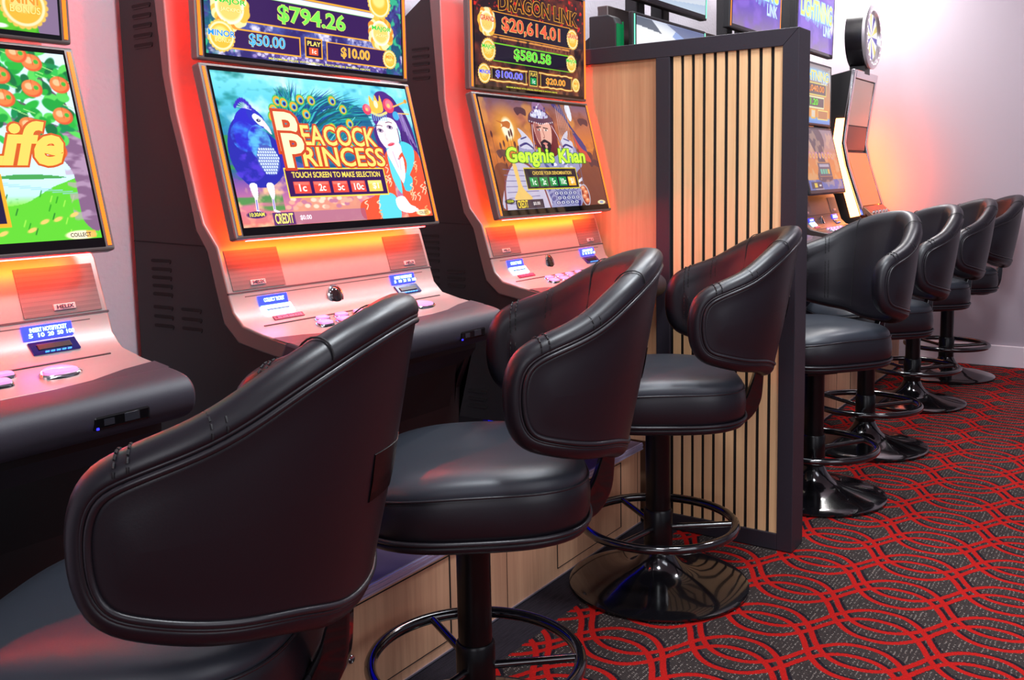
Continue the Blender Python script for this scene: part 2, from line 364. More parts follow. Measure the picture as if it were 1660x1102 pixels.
def art_peacock():
    a = Art(560, 312); a.vgrad([(0, (222, 120, 110)), (0.14, (214, 120, 150)), (0.3, (120, 80, 170)), (0.42, (60, 90, 170)), (0.6, (40, 130, 170)), (0.8, (90, 200, 225)), (1, (130, 226, 238))])
    n = a.noise(12, 8, 1, 4); a.mix((n - 0.42) * 2.6 * (a.V > 0.4), (205, 248, 250)); n = a.noise(9, 9, 2, 4)
    a.mix(np.clip((n - 0.5) * 4, 0, 1) * (a.U < 0.33) * (a.V > 0.3), (16, 120, 120)); n = a.noise(14, 10, 7, 3)
    a.mix(np.clip((n - 0.52) * 4, 0, 1) * (a.U > 0.62) * (a.V > 0.35), (40, 150, 190))
    n = a.noise(5, 22, 3, 3); a.mix(np.clip((n - 0.5) * 5, 0, .8) * (a.U < 0.2) * (a.V < 0.6), (58, 150, 60))
    n = a.noise(22, 16, 4, 3); a.mix(np.clip((n - 0.5) * 3, 0, 1) * (a.V < 0.32), (250, 190, 150))
    a.blob([(0.24, .02), (0.26, .13), (.42, .33), (.47, .33), (.6, .1), (.62, 0)], (224, 150, 120), 0.8)
    for k in range(34):
        r = random.Random(k); a.ell(.2 + r.random() * .2 + .2 * (k % 2), .1 + r.random() * .07, .014, .014, r.choice([(252, 214, 190), (236, 170, 150), (196, 120, 150)]))
    rnd = random.Random(5)                                   # tail plumes
    a.blob([(.24, .50), (.235, .72), (.29, .90), (.34, .80), (.45, .88), (.60, .86), (.72, .80), (.76, .60), (.74, .42), (.40, .38)], (14, 84, 128), .85); a.blob([(.30, .56), (.42, .74), (.62, .74), (.72, .60), (.6, .46)], (30, 130, 150), .6)
    for k in range(240):
        t = rnd.random(); u0, v0 = .26 + .12 * rnd.random(), .5 + .1 * rnd.random()
        u1 = .25 + .56 * t; v1 = .72 + .20 * math.sin(math.pi * (t * .75 + .15)) * rnd.random() + .06 * rnd.random()
        if t < .25: v1 += .08
        c = rnd.choice([(10, 70, 120), (8, 110, 140), (20, 150, 160), (30, 60, 160), (60, 190, 190), (14, 90, 90)])
        a.line([(u0, v0), ((u0 + u1) / 2, (v0 + v1) / 2 + .07), (u1, v1)], .010, c, taper=True, alpha=.9)
    for k in range(60):
        u = .28 + .5 * rnd.random(); v = .5 + .3 * rnd.random()
        a.line([(u, v), (u + .03 + .03 * rnd.random(), v + .06 * rnd.random() + .02)], .0025, rnd.choice([(120, 220, 220), (8, 50, 110), (40, 170, 120)]), sm=False)
    for (u, v, rot) in ((.245, .77, 20), (.27, .83, 30), (.30, .82, 10), (.345, .80, 0), (.385, .85, -10), (.44, .85, -25), (.40, .75, 10), (.55, .86, -10), (.60, .80, 10), (.33, .70, 0), (.52, .66, 0), (.62, .70, 0), (.44, .53, 0), (.60, .52, 0), (.235, .72, 60)):
        a.ell(u, v, .022, .040, (60, 190, 90), rot); a.ell(u, v, .018, .032, (240, 170, 50), rot); a.ell(u + .002, v - .003, .011, .020, (60, 190, 220), rot); a.ell(u + .003, v - .006, .007, .013, (40, 20, 130), rot)
    # bird
    B = (38, 40, 168); a.blob([(.02, .60), (.005, .48), (.02, .36), (.06, .27), (.12, .25), (.18, .27), (.235, .36), (.25, .50), (.20, .60), (.155, .64), (.14, .72), (.09, .72), (.05, .68)], B)
    a.blob([(.045, .60), (.06, .70), (.10, .765), (.15, .77), (.185, .70), (.18, .64), (.14, .62), (.13, .50), (.06, .50)], (44, 40, 196))
    n = a.noise(30, 26, 9, 3); msk = ((a.U - .09) / .06) ** 2 + ((a.V - .58) / .10) ** 2 < 1; a.mix(np.clip((n - .3) * 2, 0, 1) * msk, (56, 130, 236))
    msk = ((a.U - .15) / .05) ** 2 + ((a.V - .54) / .12) ** 2 < 1; a.mix(np.clip((n - .25) * 2, 0, .9) * msk, (96, 190, 236))
    msk = ((a.U - .08) / .07) ** 2 + ((a.V - .38) / .09) ** 2 < 1; a.mix(np.clip((n - .45) * 3, 0, .7) * msk, (90, 60, 220))
    a.ell(.172, .43, .050, .10, (70, 90, 180), 10)
    for i in range(9):
        for j in range(9):
            u = .13 + i * .0105 + .005 * (j % 2); v = .345 + j * .0195
            if ((u - .172) / .048) ** 2 + ((v - .43) / .095) ** 2 < 1: a.ell(u, v, .0042, .0085, (222, 236, 250), 30)
    a.blob([(.12, .76), (.145, .775), (.185, .72), (.19, .66), (.155, .66), (.125, .70)], (40, 50, 190))
    a.blob([(.14, .71), (.155, .735), (.185, .70), (.19, .655), (.165, .66)], (236, 240, 250)); a.ell(.165, .69, .009, .010, (20, 20, 60)); a.ell(.167, .692, .003, .004, (250, 250, 250))
    a.blob([(.183, .70), (.205, .65), (.213, .60), (.198, .62), (.18, .655)], (232, 220, 226))
    for k in range(9):
        u = .075 + k * .0095; v = .755 + .065 * math.sin(math.pi * (k + 1) / 9); a.line([(.125, .765), (u, v)], .0018, (220, 225, 250), sm=False); a.ell(u, v, .006, .016, (60, 40, 190), -20 + 5 * k)
    for u in (.075, .15):
        a.blob([(u - .012, .27), (u + .02, .27), (u + .012, .18), (u - .002, .18)], (240, 238, 250)); a.line([(u + .004, .19), (u, .10)], .010, (236, 226, 240)); a.line([(u, .10), (u + .02, .085)], .008, (236, 226, 240)); a.line([(u + .003, .17), (u + .001, .11)], .003, (70, 60, 190))
    # lady
    a.blob([(.77, .72), (.80, .90), (.85, .95), (.90, .93), (.93, .86), (.95, .72), (.96, .58), (.99, .50), (.985, .62), (.955, .76), (.93, .5), (.90, .52), (.90, .7), (.78, .68)], (66, 30, 116))
    a.blob([(.88, .90), (.95, .84), (.985, .70), (.995, .46), (.95, .40), (.91, .50), (.92, .70)], (70, 34, 120)); a.line([(.94, .80), (.955, .60), (.985, .48)], .003, (150, 110, 200)); a.line([(.92, .80), (.935, .60), (.96, .46)], .003, (120, 80, 180))
    a.blob([(.75, .66), (.76, .52), (.79, .46), (.80, .56), (.785, .68)], (76, 36, 126)); a.ell(.845, .90, .052, .065, (74, 34, 130))
    a.blob([(.775, .70), (.772, .60), (.80, .53), (.835, .495), (.868, .53), (.892, .60), (.896, .72), (.84, .77)], (252, 236, 238))
    a.blob([(.76, .78), (.77, .70), (.80, .74), (.84, .765), (.89, .74), (.91, .66), (.93, .74), (.91, .80), (.84, .82)], (84, 40, 140))
    a.blob([(.845, .55), (.885, .57), (.90, .46), (.83, .46)], (248, 226, 230))
    for eu, ev in ((.789, .66), (.851, .688)):
        a.ell(eu, ev, .017, .014, (80, 40, 90), -8); a.ell(eu, ev - .002, .013, .009, (240, 236, 244), -8); a.ell(eu, ev, .007, .010, (44, 22, 70)); a.line([(eu - .020, ev + .034), (eu, ev + .040), (eu + .018, ev + .034)], .003, (100, 50, 90))
    a.line([(.815, .66), (.812, .60), (.822, .595)], .0022, (226, 170, 180)); a.ell(.836, .556, .021, .011, (210, 50, 80), 12); a.ell(.836, .560, .012, .003, (250, 140, 150), 12)
    a.blob([(.76, .80), (.765, .92), (.785, .88), (.80, .93), (.815, .88), (.83, .93), (.835, .82), (.80, .79)], (240, 190, 70)); a.ell(.797, .86, .012, .03, (250, 236, 200)); a.line([(.755, .80), (.80, .775), (.85, .80)], .010, (250, 214, 120))
    for k in range(8): a.line([(.757 + k * .0125, .785), (.755 + k * .0125, .735)], .0035, (110, 200, 230), sm=False)
    for (u, v, r) in ((.737, .815, .024), (.872, .855, .033)):
        a.ell(u, v, r, r * 1.7, (232, 66, 96)); a.ell(u + .004, v + .01, r * .66, r * 1.1, (248, 120, 140)); a.ell(u, v, r * .3, r * .5, (250, 200, 120))
    a.line([(.90, .85), (.99, .90)], .006, (236, 190, 90), sm=False); a.line([(.91, .80), (.99, .80)], .005, (236, 190, 90), sm=False); a.ell(.985, .90, .010, .016, (240, 150, 50)); a.ell(.905, .78, .02, .035, (70, 170, 220))
    for k in range(5): a.line([(.92 + k * .006, .80), (.94 + k * .012, .66 - .03 * k)], .0022, (200, 180, 236))
    a.line([(.93, .66), (.95, .5), (.985, .44)], .004, (60, 30, 100)); a.line([(.895, .68), (.898, .45), (.91, .38)], .004, (60, 30, 100))
    O = (226, 84, 52); a.blob([(.87, .47), (.95, .52), (1.0, .44), (1.02, .0), (.86, -.02), (.84, .2), (.86, .36)], O); a.blob([(.77, .44), (.80, .50), (.83, .44), (.80, .2), (.80, 0), (.60, 0), (.585, .12), (.68, .18), (.72, .30)], O)
    a.blob([(.90, .58), (.965, .54), (.955, .42), (.90, .30), (.875, .2), (.86, .24), (.905, .40), (.895, .5)], (80, 206, 224)); a.blob([(.80, .50), (.82, .52), (.83, .40), (.845, .28), (.835, .18), (.80, .30)], (100, 214, 230)); a.blob([(.70, .17), (.79, .17), (.80, 0), (.69, 0)], (96, 212, 230)); a.blob([(.86, .34), (.92, .30), (.895, .2), (.86, .22)], (70, 200, 222))
    a.blob([(.80, .5), (.83, .52), (.86, .44), (.89, .46), (.885, .34), (.86, .26), (.845, .30), (.82, .40)], (250, 232, 238)); a.line([(.835, .50), (.85, .38)], .003, (220, 160, 190)); a.line([(.87, .46), (.862, .36)], .0025, (220, 160, 190))
    a.blob([(.79, .14), (.84, .16), (.87, .10), (.90, .05), (.86, .03), (.80, .06)], (252, 240, 244))
    for k in range(4): a.line([(.85, .10 - .012 * k), (.90 + .012 * k, .07 - .014 * k)], .006, (252, 240, 244), sm=False)
    rr = random.Random(11)
    for k in range(44):
        u, v = (.60 + rr.random() * .18, rr.random() * .40) if k % 2 else (.88 + rr.random() * .12, rr.random() * .44)
        px = a.A[min(a.h - 1, int(v * a.h)), min(a.w - 1, int(u * a.w))]
        if abs(px[0] - 226) < 12 and abs(px[2] - 52) < 14:
            a.line([(u, v), (u + .012, v + .03), (u - .004, v + .045), (u + .012, v + .06)], .004, rr.choice([(250, 214, 180), (248, 170, 110)]))
    a.rect(.135, .60, .0, .085, (150, 90, 150), .55); a.rect(.135, .235, 0, .085, (86, 40, 110), .9)
    a.ell(.066, .077, .042, .022, (54, 24, 96))
    a.frame(.236, .752, .185, .368, .010, (250, 216, 70), (52, 16, 84))
    for k in range(5):
        u0 = .262 + k * .0965; c = (226, 74, 60) if k < 4 else (250, 206, 90)
        a.rect(u0, u0 + .080, .205, .285, c); a.rect(u0 + .004, u0 + .076, .262, .28, tuple(min(255, x + 40) for x in c))
    a.ell(.945, .028, .045, .024, (250, 232, 180)); a.rect(.95, .98, .008, .048, (240, 170, 60), .7)
    return a

def art_warrior():
    a = Art(480, 268); a.vgrad([(0, (106, 50, 36)), (.3, (176, 92, 40)), (.6, (214, 120, 50)), (.85, (178, 104, 84)), (1, (120, 90, 116))])
    n = a.noise(6, 6, 21, 4); a.mix(np.clip((n - .5) * 3, 0, .8), (130, 70, 50)); n = a.noise(9, 5, 22, 3); a.mix(np.clip((n - .52) * 4, 0, .6) * (a.V > .55), (236, 160, 70))
    q = np.hypot((a.U - .185) * 1.8, a.V - .72); a.mix(np.clip(1.15 - q / .24, 0, 1), (246, 170, 50)); a.ell(.19, .73, .05, .10, (255, 246, 214), 0, .03)
    a.blob([(.10, .80), (.15, .79), (.20, .80), (.22, .775), (.20, .73), (.16, .745), (.13, .73), (.15, .765)], (196, 110, 50))
    rr = random.Random(3)
    for k in range(16):
        u = .04 + .24 * rr.random(); v = .12 + .35 * rr.random(); a.line([(u, v), (u, v + .25)], .0022, (120, 60, 40), sm=False); a.ell(u, v + .26, .008, .03, (90, 44, 44))
    a.blob([(0, .35), (.08, .42), (.16, .34), (.24, .4), (.3, .3), (.3, 0), (0, 0)], (110, 52, 36), .8); a.blob([(.78, .5), (.86, .56), (.95, .5), (1, .55), (1, 0), (.75, 0)], (116, 62, 50), .8)
    for (u, v) in ((.33, .9), (.93, .84), (.90, .5), (.95, .42), (.1, .5)): a.blob([(u - .05, v + .02), (u, v + .04), (u + .05, v + .02), (u + .045, v - .04), (u, v - .02), (u - .03, v - .04)], (84, 48, 56), .9)
    W1, W2, BL = (206, 206, 226), (150, 150, 192), (44, 44, 120)
    a.blob([(.25, .56), (.29, .66), (.36, .64), (.40, .55), (.62, .55), (.68, .64), (.74, .64), (.80, .54), (.82, .40), (.74, .30), (.72, 0), (.36, 0), (.34, .3), (.24, .40)], W2)
    rr = random.Random(8)
    for k in range(90):
        u = .26 + .54 * rr.random(); v = .02 + .56 * rr.random(); c = rr.choice([W1, BL, (240, 240, 250), (90, 90, 150)]); a.ell(u, v, .012 + .016 * rr.random(), .010 + .012 * rr.random(), c, rr.randint(-50, 50))
    for k in range(6):
        v = .04 + k * .045
        for j in range(5):
            u = .50 + j * .045 + .02 * (k % 2); a.ell(u, v, .024, .022, (216, 216, 232)); a.ell(u, v, .024, .022, BL, ring=.006); a.ell(u, v, .006, .010, (60, 60, 110))
    for s, cu in ((1, .325), (-1, .70)):
        a.blob([(cu - .06 * s, .56), (cu - .07 * s, .63), (cu - .03 * s, .66), (cu - .05 * s, .74), (cu, .70), (cu + .05 * s, .62), (cu + .05 * s, .55)], W1); a.line([(cu - .06 * s, .575), (cu, .60), (cu + .05 * s, .56)], .010, BL); a.line([(cu - .04 * s, .64), (cu + .01 * s, .66)], .006, BL, sm=False)
    a.blob([(.40, .80), (.41, .60), (.44, .50), (.56, .48), (.62, .56), (.625, .80), (.60, .87), (.42, .87)], (110, 40, 44))
    a.blob([(.435, .80), (.43, .66), (.455, .58), (.49, .53), (.53, .56), (.57, .64), (.58, .80)], (236, 178, 160)); a.blob([(.435, .80), (.43, .68), (.46, .60), (.475, .70), (.47, .80)], (176, 104, 96))
    a.blob([(.455, .60), (.475, .63), (.50, .645), (.53, .63), (.555, .60), (.53, .52), (.50, .47), (.475, .52)], (50, 34, 40)); a.blob([(.48, .607), (.50, .615), (.525, .605), (.50, .59)], (220, 140, 130)); a.ell(.505, .575, .012, .018, (226, 160, 144))
    for u in (.472, .535): a.ell(u, .735, .016, .008, (250, 240, 236)); a.ell(u, .735, .006, .008, (30, 30, 30)); a.line([(u - .022, .758), (u + .02, .765 if u < .5 else .75)], .005, (50, 30, 30), sm=False)
    a.line([(.502, .74), (.508, .67), (.495, .66)], .004, (150, 80, 70))
    a.blob([(.39, .80), (.40, .87), (.45, .92), (.50, .93), (.56, .92), (.61, .86), (.62, .79), (.56, .81), (.50, .785), (.45, .81)], (96, 60, 80))
    a.blob([(.42, .86), (.44, .91), (.50, .935), (.56, .91), (.58, .86), (.50, .845)], (196, 196, 226)); a.blob([(.45, .92), (.46, .99), (.50, 1.02), (.55, .98), (.57, .92), (.50, .94)], (150, 110, 150))
    for k in range(26): a.ell(.43 + .14 * rr.random(), .85 + .13 * rr.random(), .008, .010, rr.choice([(240, 240, 255), BL, (120, 80, 140)]), 40)
    for k in range(12): u = .40 + k * .0195; a.ell(u, .815 - .02 * math.sin(math.pi * k / 11), .004, .007, (240, 230, 240))
    for s_ in (0, 1):
        pts = [(.415, .78), (.40, .66), (.39, .54)] if s_ == 0 else [(.60, .78), (.635, .68), (.66, .56)]
        a.line(pts, .016, (120, 44, 50)); a.line(pts, .005, (226, 200, 210))
    a.line([(.72, .98), (.78, .80), (.86, .66), (.92, .56)], .022, (56, 52, 110), taper=True); a.line([(.66, 1), (.72, .92), (.76, .86)], .03, (56, 52, 120), taper=True); a.blob([(.78, 1), (.82, 1), (.825, .88), (.80, .84), (.775, .92)], (226, 232, 250))
    for k in range(7): a.line([(.66 + k * .016, .66), (.68 + k * .018, .98)], .003, (206, 180, 176), sm=False)
    a.line([(.80, .75), (.79, .1)], .007, (110, 90, 110), sm=False); a.blob([(.80, .70), (.86, .62), (.93, .44), (.86, .46), (.82, .56)], (206, 74, 60)); a.blob([(.80, .72), (.87, .66), (.91, .54), (.85, .58)], (70, 60, 120))
    a.blob([(.03, 0), (.06, .22), (.12, .36), (.20, .43), (.30, .40), (.38, .26), (.42, 0)], (196, 190, 214)); a.line([(.03, 0), (.06, .22), (.12, .36), (.20, .43), (.30, .40), (.38, .26), (.42, 0)], .012, (126, 60, 66))
    for k in range(7): a.line([(.07, .05 + k * .052), (.34, .07 + k * .045)], .003, (110, 100, 150), sm=False)
    a.blob([(.16, .40), (.19, .40), (.205, .2), (.27, .09), (.12, .09), (.165, .2)], (236, 196, 110))
    a.ell(.786, .10, .045, .11, (190, 186, 200)); a.ell(.786, .10, .036, .095, (150, 60, 44))
    for k in range(4): a.ell(.775 + .02 * (k % 2), .17 - k * .04, .024, .024, (226, 130, 90)); a.ell(.775 + .02 * (k % 2), .175 - k * .04, .012, .010, (250, 190, 150))
    a.rect(.115, .36, 0, .085, (50, 36, 50), .9); a.ell(.07, .075, .04, .022, (40, 30, 50))
    a.frame(.250, .738, .180, .366, .010, (214, 196, 50), (30, 26, 40))
    for k in range(5):
        u0 = .278 + k * .091; c = (24, 140, 66) if k < 4 else (240, 180, 50)
        a.rect(u0, u0 + .074, .20, .288, c); a.rect(u0 + .006, u0 + .03, .25, .28, tuple(min(255, x + 50) for x in c))
    a.ell(.94, .022, .042, .022, (240, 228, 170)); a.ell(.94, .022, .02, .012, (150, 160, 200))
    return a

def art_orchard():
    a = Art(480, 268); a.vgrad([(0, (60, 190, 40)), (.18, (130, 220, 60)), (.24, (190, 236, 240)), (.35, (206, 240, 250)), (1, (214, 240, 250))])
    n = a.noise(30, 16, 31, 3); a.mix(np.clip((n - .5) * 4, 0, .8) * (a.V < .2 + .05 * a.noise(12, 2, 5)), (40, 150, 30)); a.blob([(.7, .16), (.8, .2), (.9, .29), (1.02, .32), (1.02, 0), (.7, 0)], (96, 206, 50))
    rr = random.Random(4)
    for k in range(50): u = .4 + .6 * rr.random(); v = .02 + .22 * rr.random(); a.line([(u, v), (u + .008, v + .03)], .003, rr.choice([(40, 150, 30), (160, 230, 80), (30, 120, 40)]), sm=False)
    a.blob([(.72, .325), (.78, .345), (.86, .345), (.93, .33), (.86, .322)], (70, 160, 80))
    for k in range(8): a.line([(.7 + .03 * k, .30 - .008 * k), (.76 + .03 * k, .302 - .008 * k)], .002, (150, 200, 230), sm=False)
    T = (130, 96, 130); a.blob([(.955, .60), (.90, .52), (.92, .45), (.955, .34), (.955, .10), (1.01, .08), (1.01, .62)], T); a.line([(.98, .55), (.92, .60), (.84, .63), (.74, .60)], .018, T); a.line([(.97, .60), (.97, .72), (.93, .80), (.90, .9)], .014, (100, 70, 100)); a.line([(.90, .60), (.86, .7), (.80, .74)], .01, (100, 70, 100))
    n = a.noise(20, 30, 6, 3); a.mix(np.clip((n - .5) * 4, 0, .7) * (a.U > .93) * (a.V < .6) * (a.V > .1), (190, 160, 190))
    for k in range(300):
        u = .35 + .65 * rr.random(); v = .52 + .5 * rr.random()
        if v < .62 and u > .93 and rr.random() < .7: continue
        a.ell(u, v, .010 + .022 * rr.random(), .012 + .022 * rr.random(), rr.choice([(30, 160, 60), (50, 190, 80), (20, 110, 60), (90, 210, 90), (20, 140, 80), (40, 176, 60)]), rr.randint(-80, 80))
    for k in range(45): u = .4 + .6 * rr.random(); v = .6 + .4 * rr.random(); a.line([(u, v), (u + .03, v - .02)], .0022, (170, 236, 140), sm=False)
    for (u, v) in ((.755, .93), (.80, .86), (.73, .87), (.90, .94), (.885, .80), (.97, .83), (.80, .74), (.75, .79), (.96, .66), (.855, .60), (.92, .47), (.86, .98), (.70, .8), (.66, .9), (.62, .76), (.70, .66), (.55, .85), (.58, .65), (.48, .75)):
        a.ell(u, v, .030, .046, (226, 90, 50)); a.ell(u - .003, v + .005, .026, .040, (244, 130, 70)); a.ell(u - .008, v + .012, .012, .018, (252, 190, 140)); a.ell(u + .012, v + .006, .007, .012, (60, 180, 60)); a.line([(u, v + .046), (u + .002, v - .01)], .0018, (196, 80, 40), sm=False)
    for (u, v) in ((.80, .06), (.88, .11), (.93, .13), (.84, .10), (.72, .05)): a.ell(u, v, .014, .010, (250, 200, 110), 20)
    a.frame(.40, .735, .10, .33, .02, (240, 170, 40), (30, 20, 60))
    a.ell(.938, .022, .046, .024, (252, 236, 200)); a.rect(.955, .985, .005, .042, (246, 170, 70), .8)
    return a

def badge(a, u, v, r, flame=False):
    if flame:
        rr = random.Random(int(u * 99 + v * 77))
        for k in range(26):
            t = k / 26 * 6.283; q = 1.25 + .25 * rr.random(); a.ell(u + r * q * .75 * math.cos(t) / 1.0, v + r * 1.8 * q * .75 * math.sin(t), r * .35, r * .6, rr.choice([(250, 190, 70), (255, 236, 170), (246, 150, 50)]))
        a.ell(u, v, r, r * 1.8, (255, 250, 220)); a.ell(u, v, r * .8, r * 1.4, (252, 210, 110), soft=.02)
    else:
        for k in range(22): t = k / 22 * 6.283; a.ell(u + r * 1.0 * math.cos(t), v + r * 1.8 * math.sin(t), r * .16, r * .28, (250, 200, 90))
        a.ell(u, v, r, r * 1.8, (255, 240, 190)); a.ell(u, v, r * .86, r * 1.55, (250, 190, 60)); a.ell(u - .003, v + r * .3, r * .6, r * .9, (255, 226, 130), soft=.02)

def art_jackpot(kind):
    if kind == 'forest':
        a = Art(520, 290, (50, 40, 110)); n = a.noise(16, 10, 41, 4); a.mix(np.clip((n - .35) * 2.5, 0, 1), (90, 110, 190)); n = a.noise(22, 14, 42, 4); a.mix(np.clip((n - .52) * 5, 0, 1) * ((a.V < .16) | (abs(a.V - .22) < .03)), (226, 220, 246))
        n = a.noise(24, 14, 43, 3); a.mix(np.clip((n - .4) * 3, 0, .9) * ((a.U < .12) | (a.U > .9)), (20, 90, 110)); n = a.noise(40, 24, 45, 2); a.mix(np.clip((n - .56) * 6, 0, .9) * ((a.U < .12) | (a.U > .9)), (60, 190, 140))
        for k in range(60):
            r = random.Random(k); u = .2 + .68 * r.random(); v = .03 * r.random() + .005; a.ell(u, v + .01, .013, .015, r.choice([(206, 196, 236), (150, 130, 200), (90, 70, 150)])); a.ell(u, v + .01, .013, .015, (60, 40, 110), ring=.003)
        D, O = (54, 24, 84), (244, 170, 50)
        a.frame(.14, .86, .245, .42, .009, (120, 200, 60), D); a.rect(.14, .86, .236, .247, O); a.rect(.1, .9, .425, .46, (230, 236, 250)); a.frame(.14, .86, .475, .70, .012, O, D)
        a.frame(.10, .423, .058, .178, .010, O, D); a.frame(.455, .535, .06, .188, .010, O, (40, 16, 60)); a.frame(.567, .90, .052, .180, .010, O, D); a.rect(.472, .518, .075, .125, (236, 90, 50))
        badge(a, .107, .32, .062, True); badge(a, .873, .315, .055, True); badge(a, .066, .125, .052); badge(a, .923, .118, .037); badge(a, .87, .55, .06); badge(a, .1, .58, .07)
    elif kind == 'battle':
        a = Art(480, 268, (40, 22, 26)); n = a.noise(12, 8, 51, 4); a.mix(np.clip((n - .4) * 2.5, 0, 1), (116, 50, 34)); n = a.noise(14, 6, 52, 4); a.mix(np.clip((n - .5) * 4, 0, .8) * (a.V < .5), (150, 90, 60)); n = a.noise(40, 30, 53, 2); a.mix(np.clip((n - .62) * 8, 0, 1) * (a.V > .66), (220, 40, 30))
        D, O = (26, 16, 36), (244, 160, 50)
        a.frame(.15, .86, .49, .69, .010, O, D); a.frame(.15, .86, .245, .40, .009, (120, 210, 40), D)
        for k in range(40): r = random.Random(k); u = .16 + .7 * r.random(); a.ell(u, .44 + .01 * r.random(), .008, .02, (90, 40, 40)); a.ell(u, .462, .02, .008, (226, 150, 70))
        a.frame(.135, .427, .060, .182, .006, (255, 224, 110), D); a.frame(.462, .53, .055, .19, .007, (255, 214, 90), (24, 30, 40)); a.frame(.566, .87, .053, .187, .006, (255, 214, 90), D); a.rect(.47, .522, .065, .13, (24, 160, 80))
        rr = random.Random(9)
        for (u0, u1, v) in ((.12, .44, .182), (.12, .44, .06), (.55, .88, .187), (.55, .88, .053)):
            p = [(u0 + (u1 - u0) * k / 12, v + .012 * (rr.random() - .5)) for k in range(13)]; a.line(p, .009, (250, 130, 30), soft=.02); a.line(p, .004, (255, 240, 150))
        badge(a, .102, .585, .055, True); badge(a, .888, .585, .052); badge(a, .11, .335, .052); badge(a, .874, .33, .045); badge(a, .072, .112, .045); badge(a, .919, .114, .036)
    else:
        a = Art(480, 268, (30, 24, 70)); a.vgrad([(0, (90, 200, 40)), (.12, (110, 214, 50)), (.16, (40, 30, 80)), (1, (50, 40, 110))]); n = a.noise(24, 14, 61, 3); a.mix(np.clip((n - .5) * 4, 0, .7) * (a.V < .15), (40, 150, 30)); a.blob([(.93, .5), (.94, .0), (1.02, 0), (1.02, .5)], (140, 116, 150))
        a.frame(.3, .87, .15, .3, .012, (246, 160, 40), (30, 18, 60)); badge(a, .90, .14, .062, False); a.ell(.83, .02, .02, .012, (250, 250, 250))
    return a

def art_storm(kind):
    a = Art(200, 112 if kind != 'tall' else 112, (70, 50, 200))
    if kind == 'top':
        a.vgrad([(0, (150, 130, 170)), (.25, (120, 90, 200)), (.6, (80, 50, 220)), (1, (110, 70, 210))]); n = a.noise(5, 4, 71, 3); a.mix(np.clip((n - .45) * 3, 0, .7), (150, 110, 230))
        for k in range(26):
            r = random.Random(k); u = .1 + .8 * r.random(); v = .55; p = [(u, .62)]
            for j in range(4): p.append((p[-1][0] + .03 * (r.random() - .5), p[-1][1] - .09 * r.random()))
            a.line(p, .012, (150, 210, 255), soft=.02, sm=False)
        a.ell(.55, .62, .42, .16, (150, 205, 250), soft=.12)
    elif kind == 'mid':
        a.vgrad([(0, (90, 150, 230)), (.08, (120, 180, 240)), (.12, (240, 160, 70)), (.6, (200, 150, 110)), (1, (150, 140, 140))]); a.ell(.55, .84, .40, .10, (150, 205, 250), soft=.08)
        a.frame(.1, .86, .50, .68, .02, (246, 232, 110), (110, 96, 96)); a.frame(.1, .80, .28, .44, .02, (236, 240, 190), (110, 96, 96)); a.frame(.1, .36, .10, .2, .02, (246, 236, 150), (120, 120, 190)); a.frame(.45, .55, .1, .22, .02, (250, 200, 60), (230, 220, 200)); a.frame(.64, .92, .09, .22, .02, (250, 232, 130), (200, 140, 90))
    elif kind == 'low':
        a.vgrad([(0, (90, 120, 190)), (.16, (80, 110, 190)), (.17, (236, 150, 60)), (.5, (226, 140, 70)), (.7, (190, 150, 140)), (1, (150, 136, 150))]); a.blob([(.3, .95), (.4, 1), (.62, 1), (.7, .8), (.6, .5), (.72, .16), (.3, .16), (.4, .5), (.28, .8)], (84, 74, 84)); n = a.noise(10, 8, 81, 3); a.mix(np.clip((n - .5) * 4, 0, .5), (230, 190, 150))
        for k in range(9): u = .12 + k * .09; a.ell(u, .56 + .01 * (k % 2), .034, .055, (206, 130, 200)); a.ell(u, .56, .026, .045, (240, 190, 90)); a.ell(u, .56, .010, .02, (210, 120, 70))
        a.frame(.36, .72, .22, .44, .012, (196, 140, 80), (90, 90, 110)); a.rect(.4, .68, .37, .42, (180, 180, 200))
        for k in range(4): a.rect(.40 + k * .07, .455 + k * .07, .26, .34, (90, 200, 170) if k < 3 else (230, 200, 90))
        a.rect(.06, .36, .02, .13, (60, 60, 90)); a.rect(.14, .22, .04, .11, (240, 210, 60)); a.rect(.27, .33, .06, .09, (230, 230, 230))
    elif kind == 'white_glare':  # white reflection on the glass, painted into the picture
        a.vgrad([(0, (214, 232, 246)), (.6, (236, 242, 250)), (.86, (230, 240, 250)), (1, (120, 140, 190))]); a.ell(.25, .55, .5, .5, (250, 252, 255), soft=.3); a.poly([(.4, 1), (1, .72), (1, 1)], (96, 106, 146), .8); a.poly([(.5, .86), (1, .58), (1, .72), (.55, .93)], (120, 150, 220), .7); a.poly([(0, .9), (.35, .86), (.2, 1), (0, 1)], (70, 80, 96), .8)
    else:
        a.vgrad([(0, (206, 224, 242)), (.3, (150, 180, 226)), (.6, (90, 120, 200)), (1, (60, 90, 180))]); a.poly([(.1, .35), (1, .30), (1, .12), (.1, 0)], (236, 242, 250), .8)
    return a

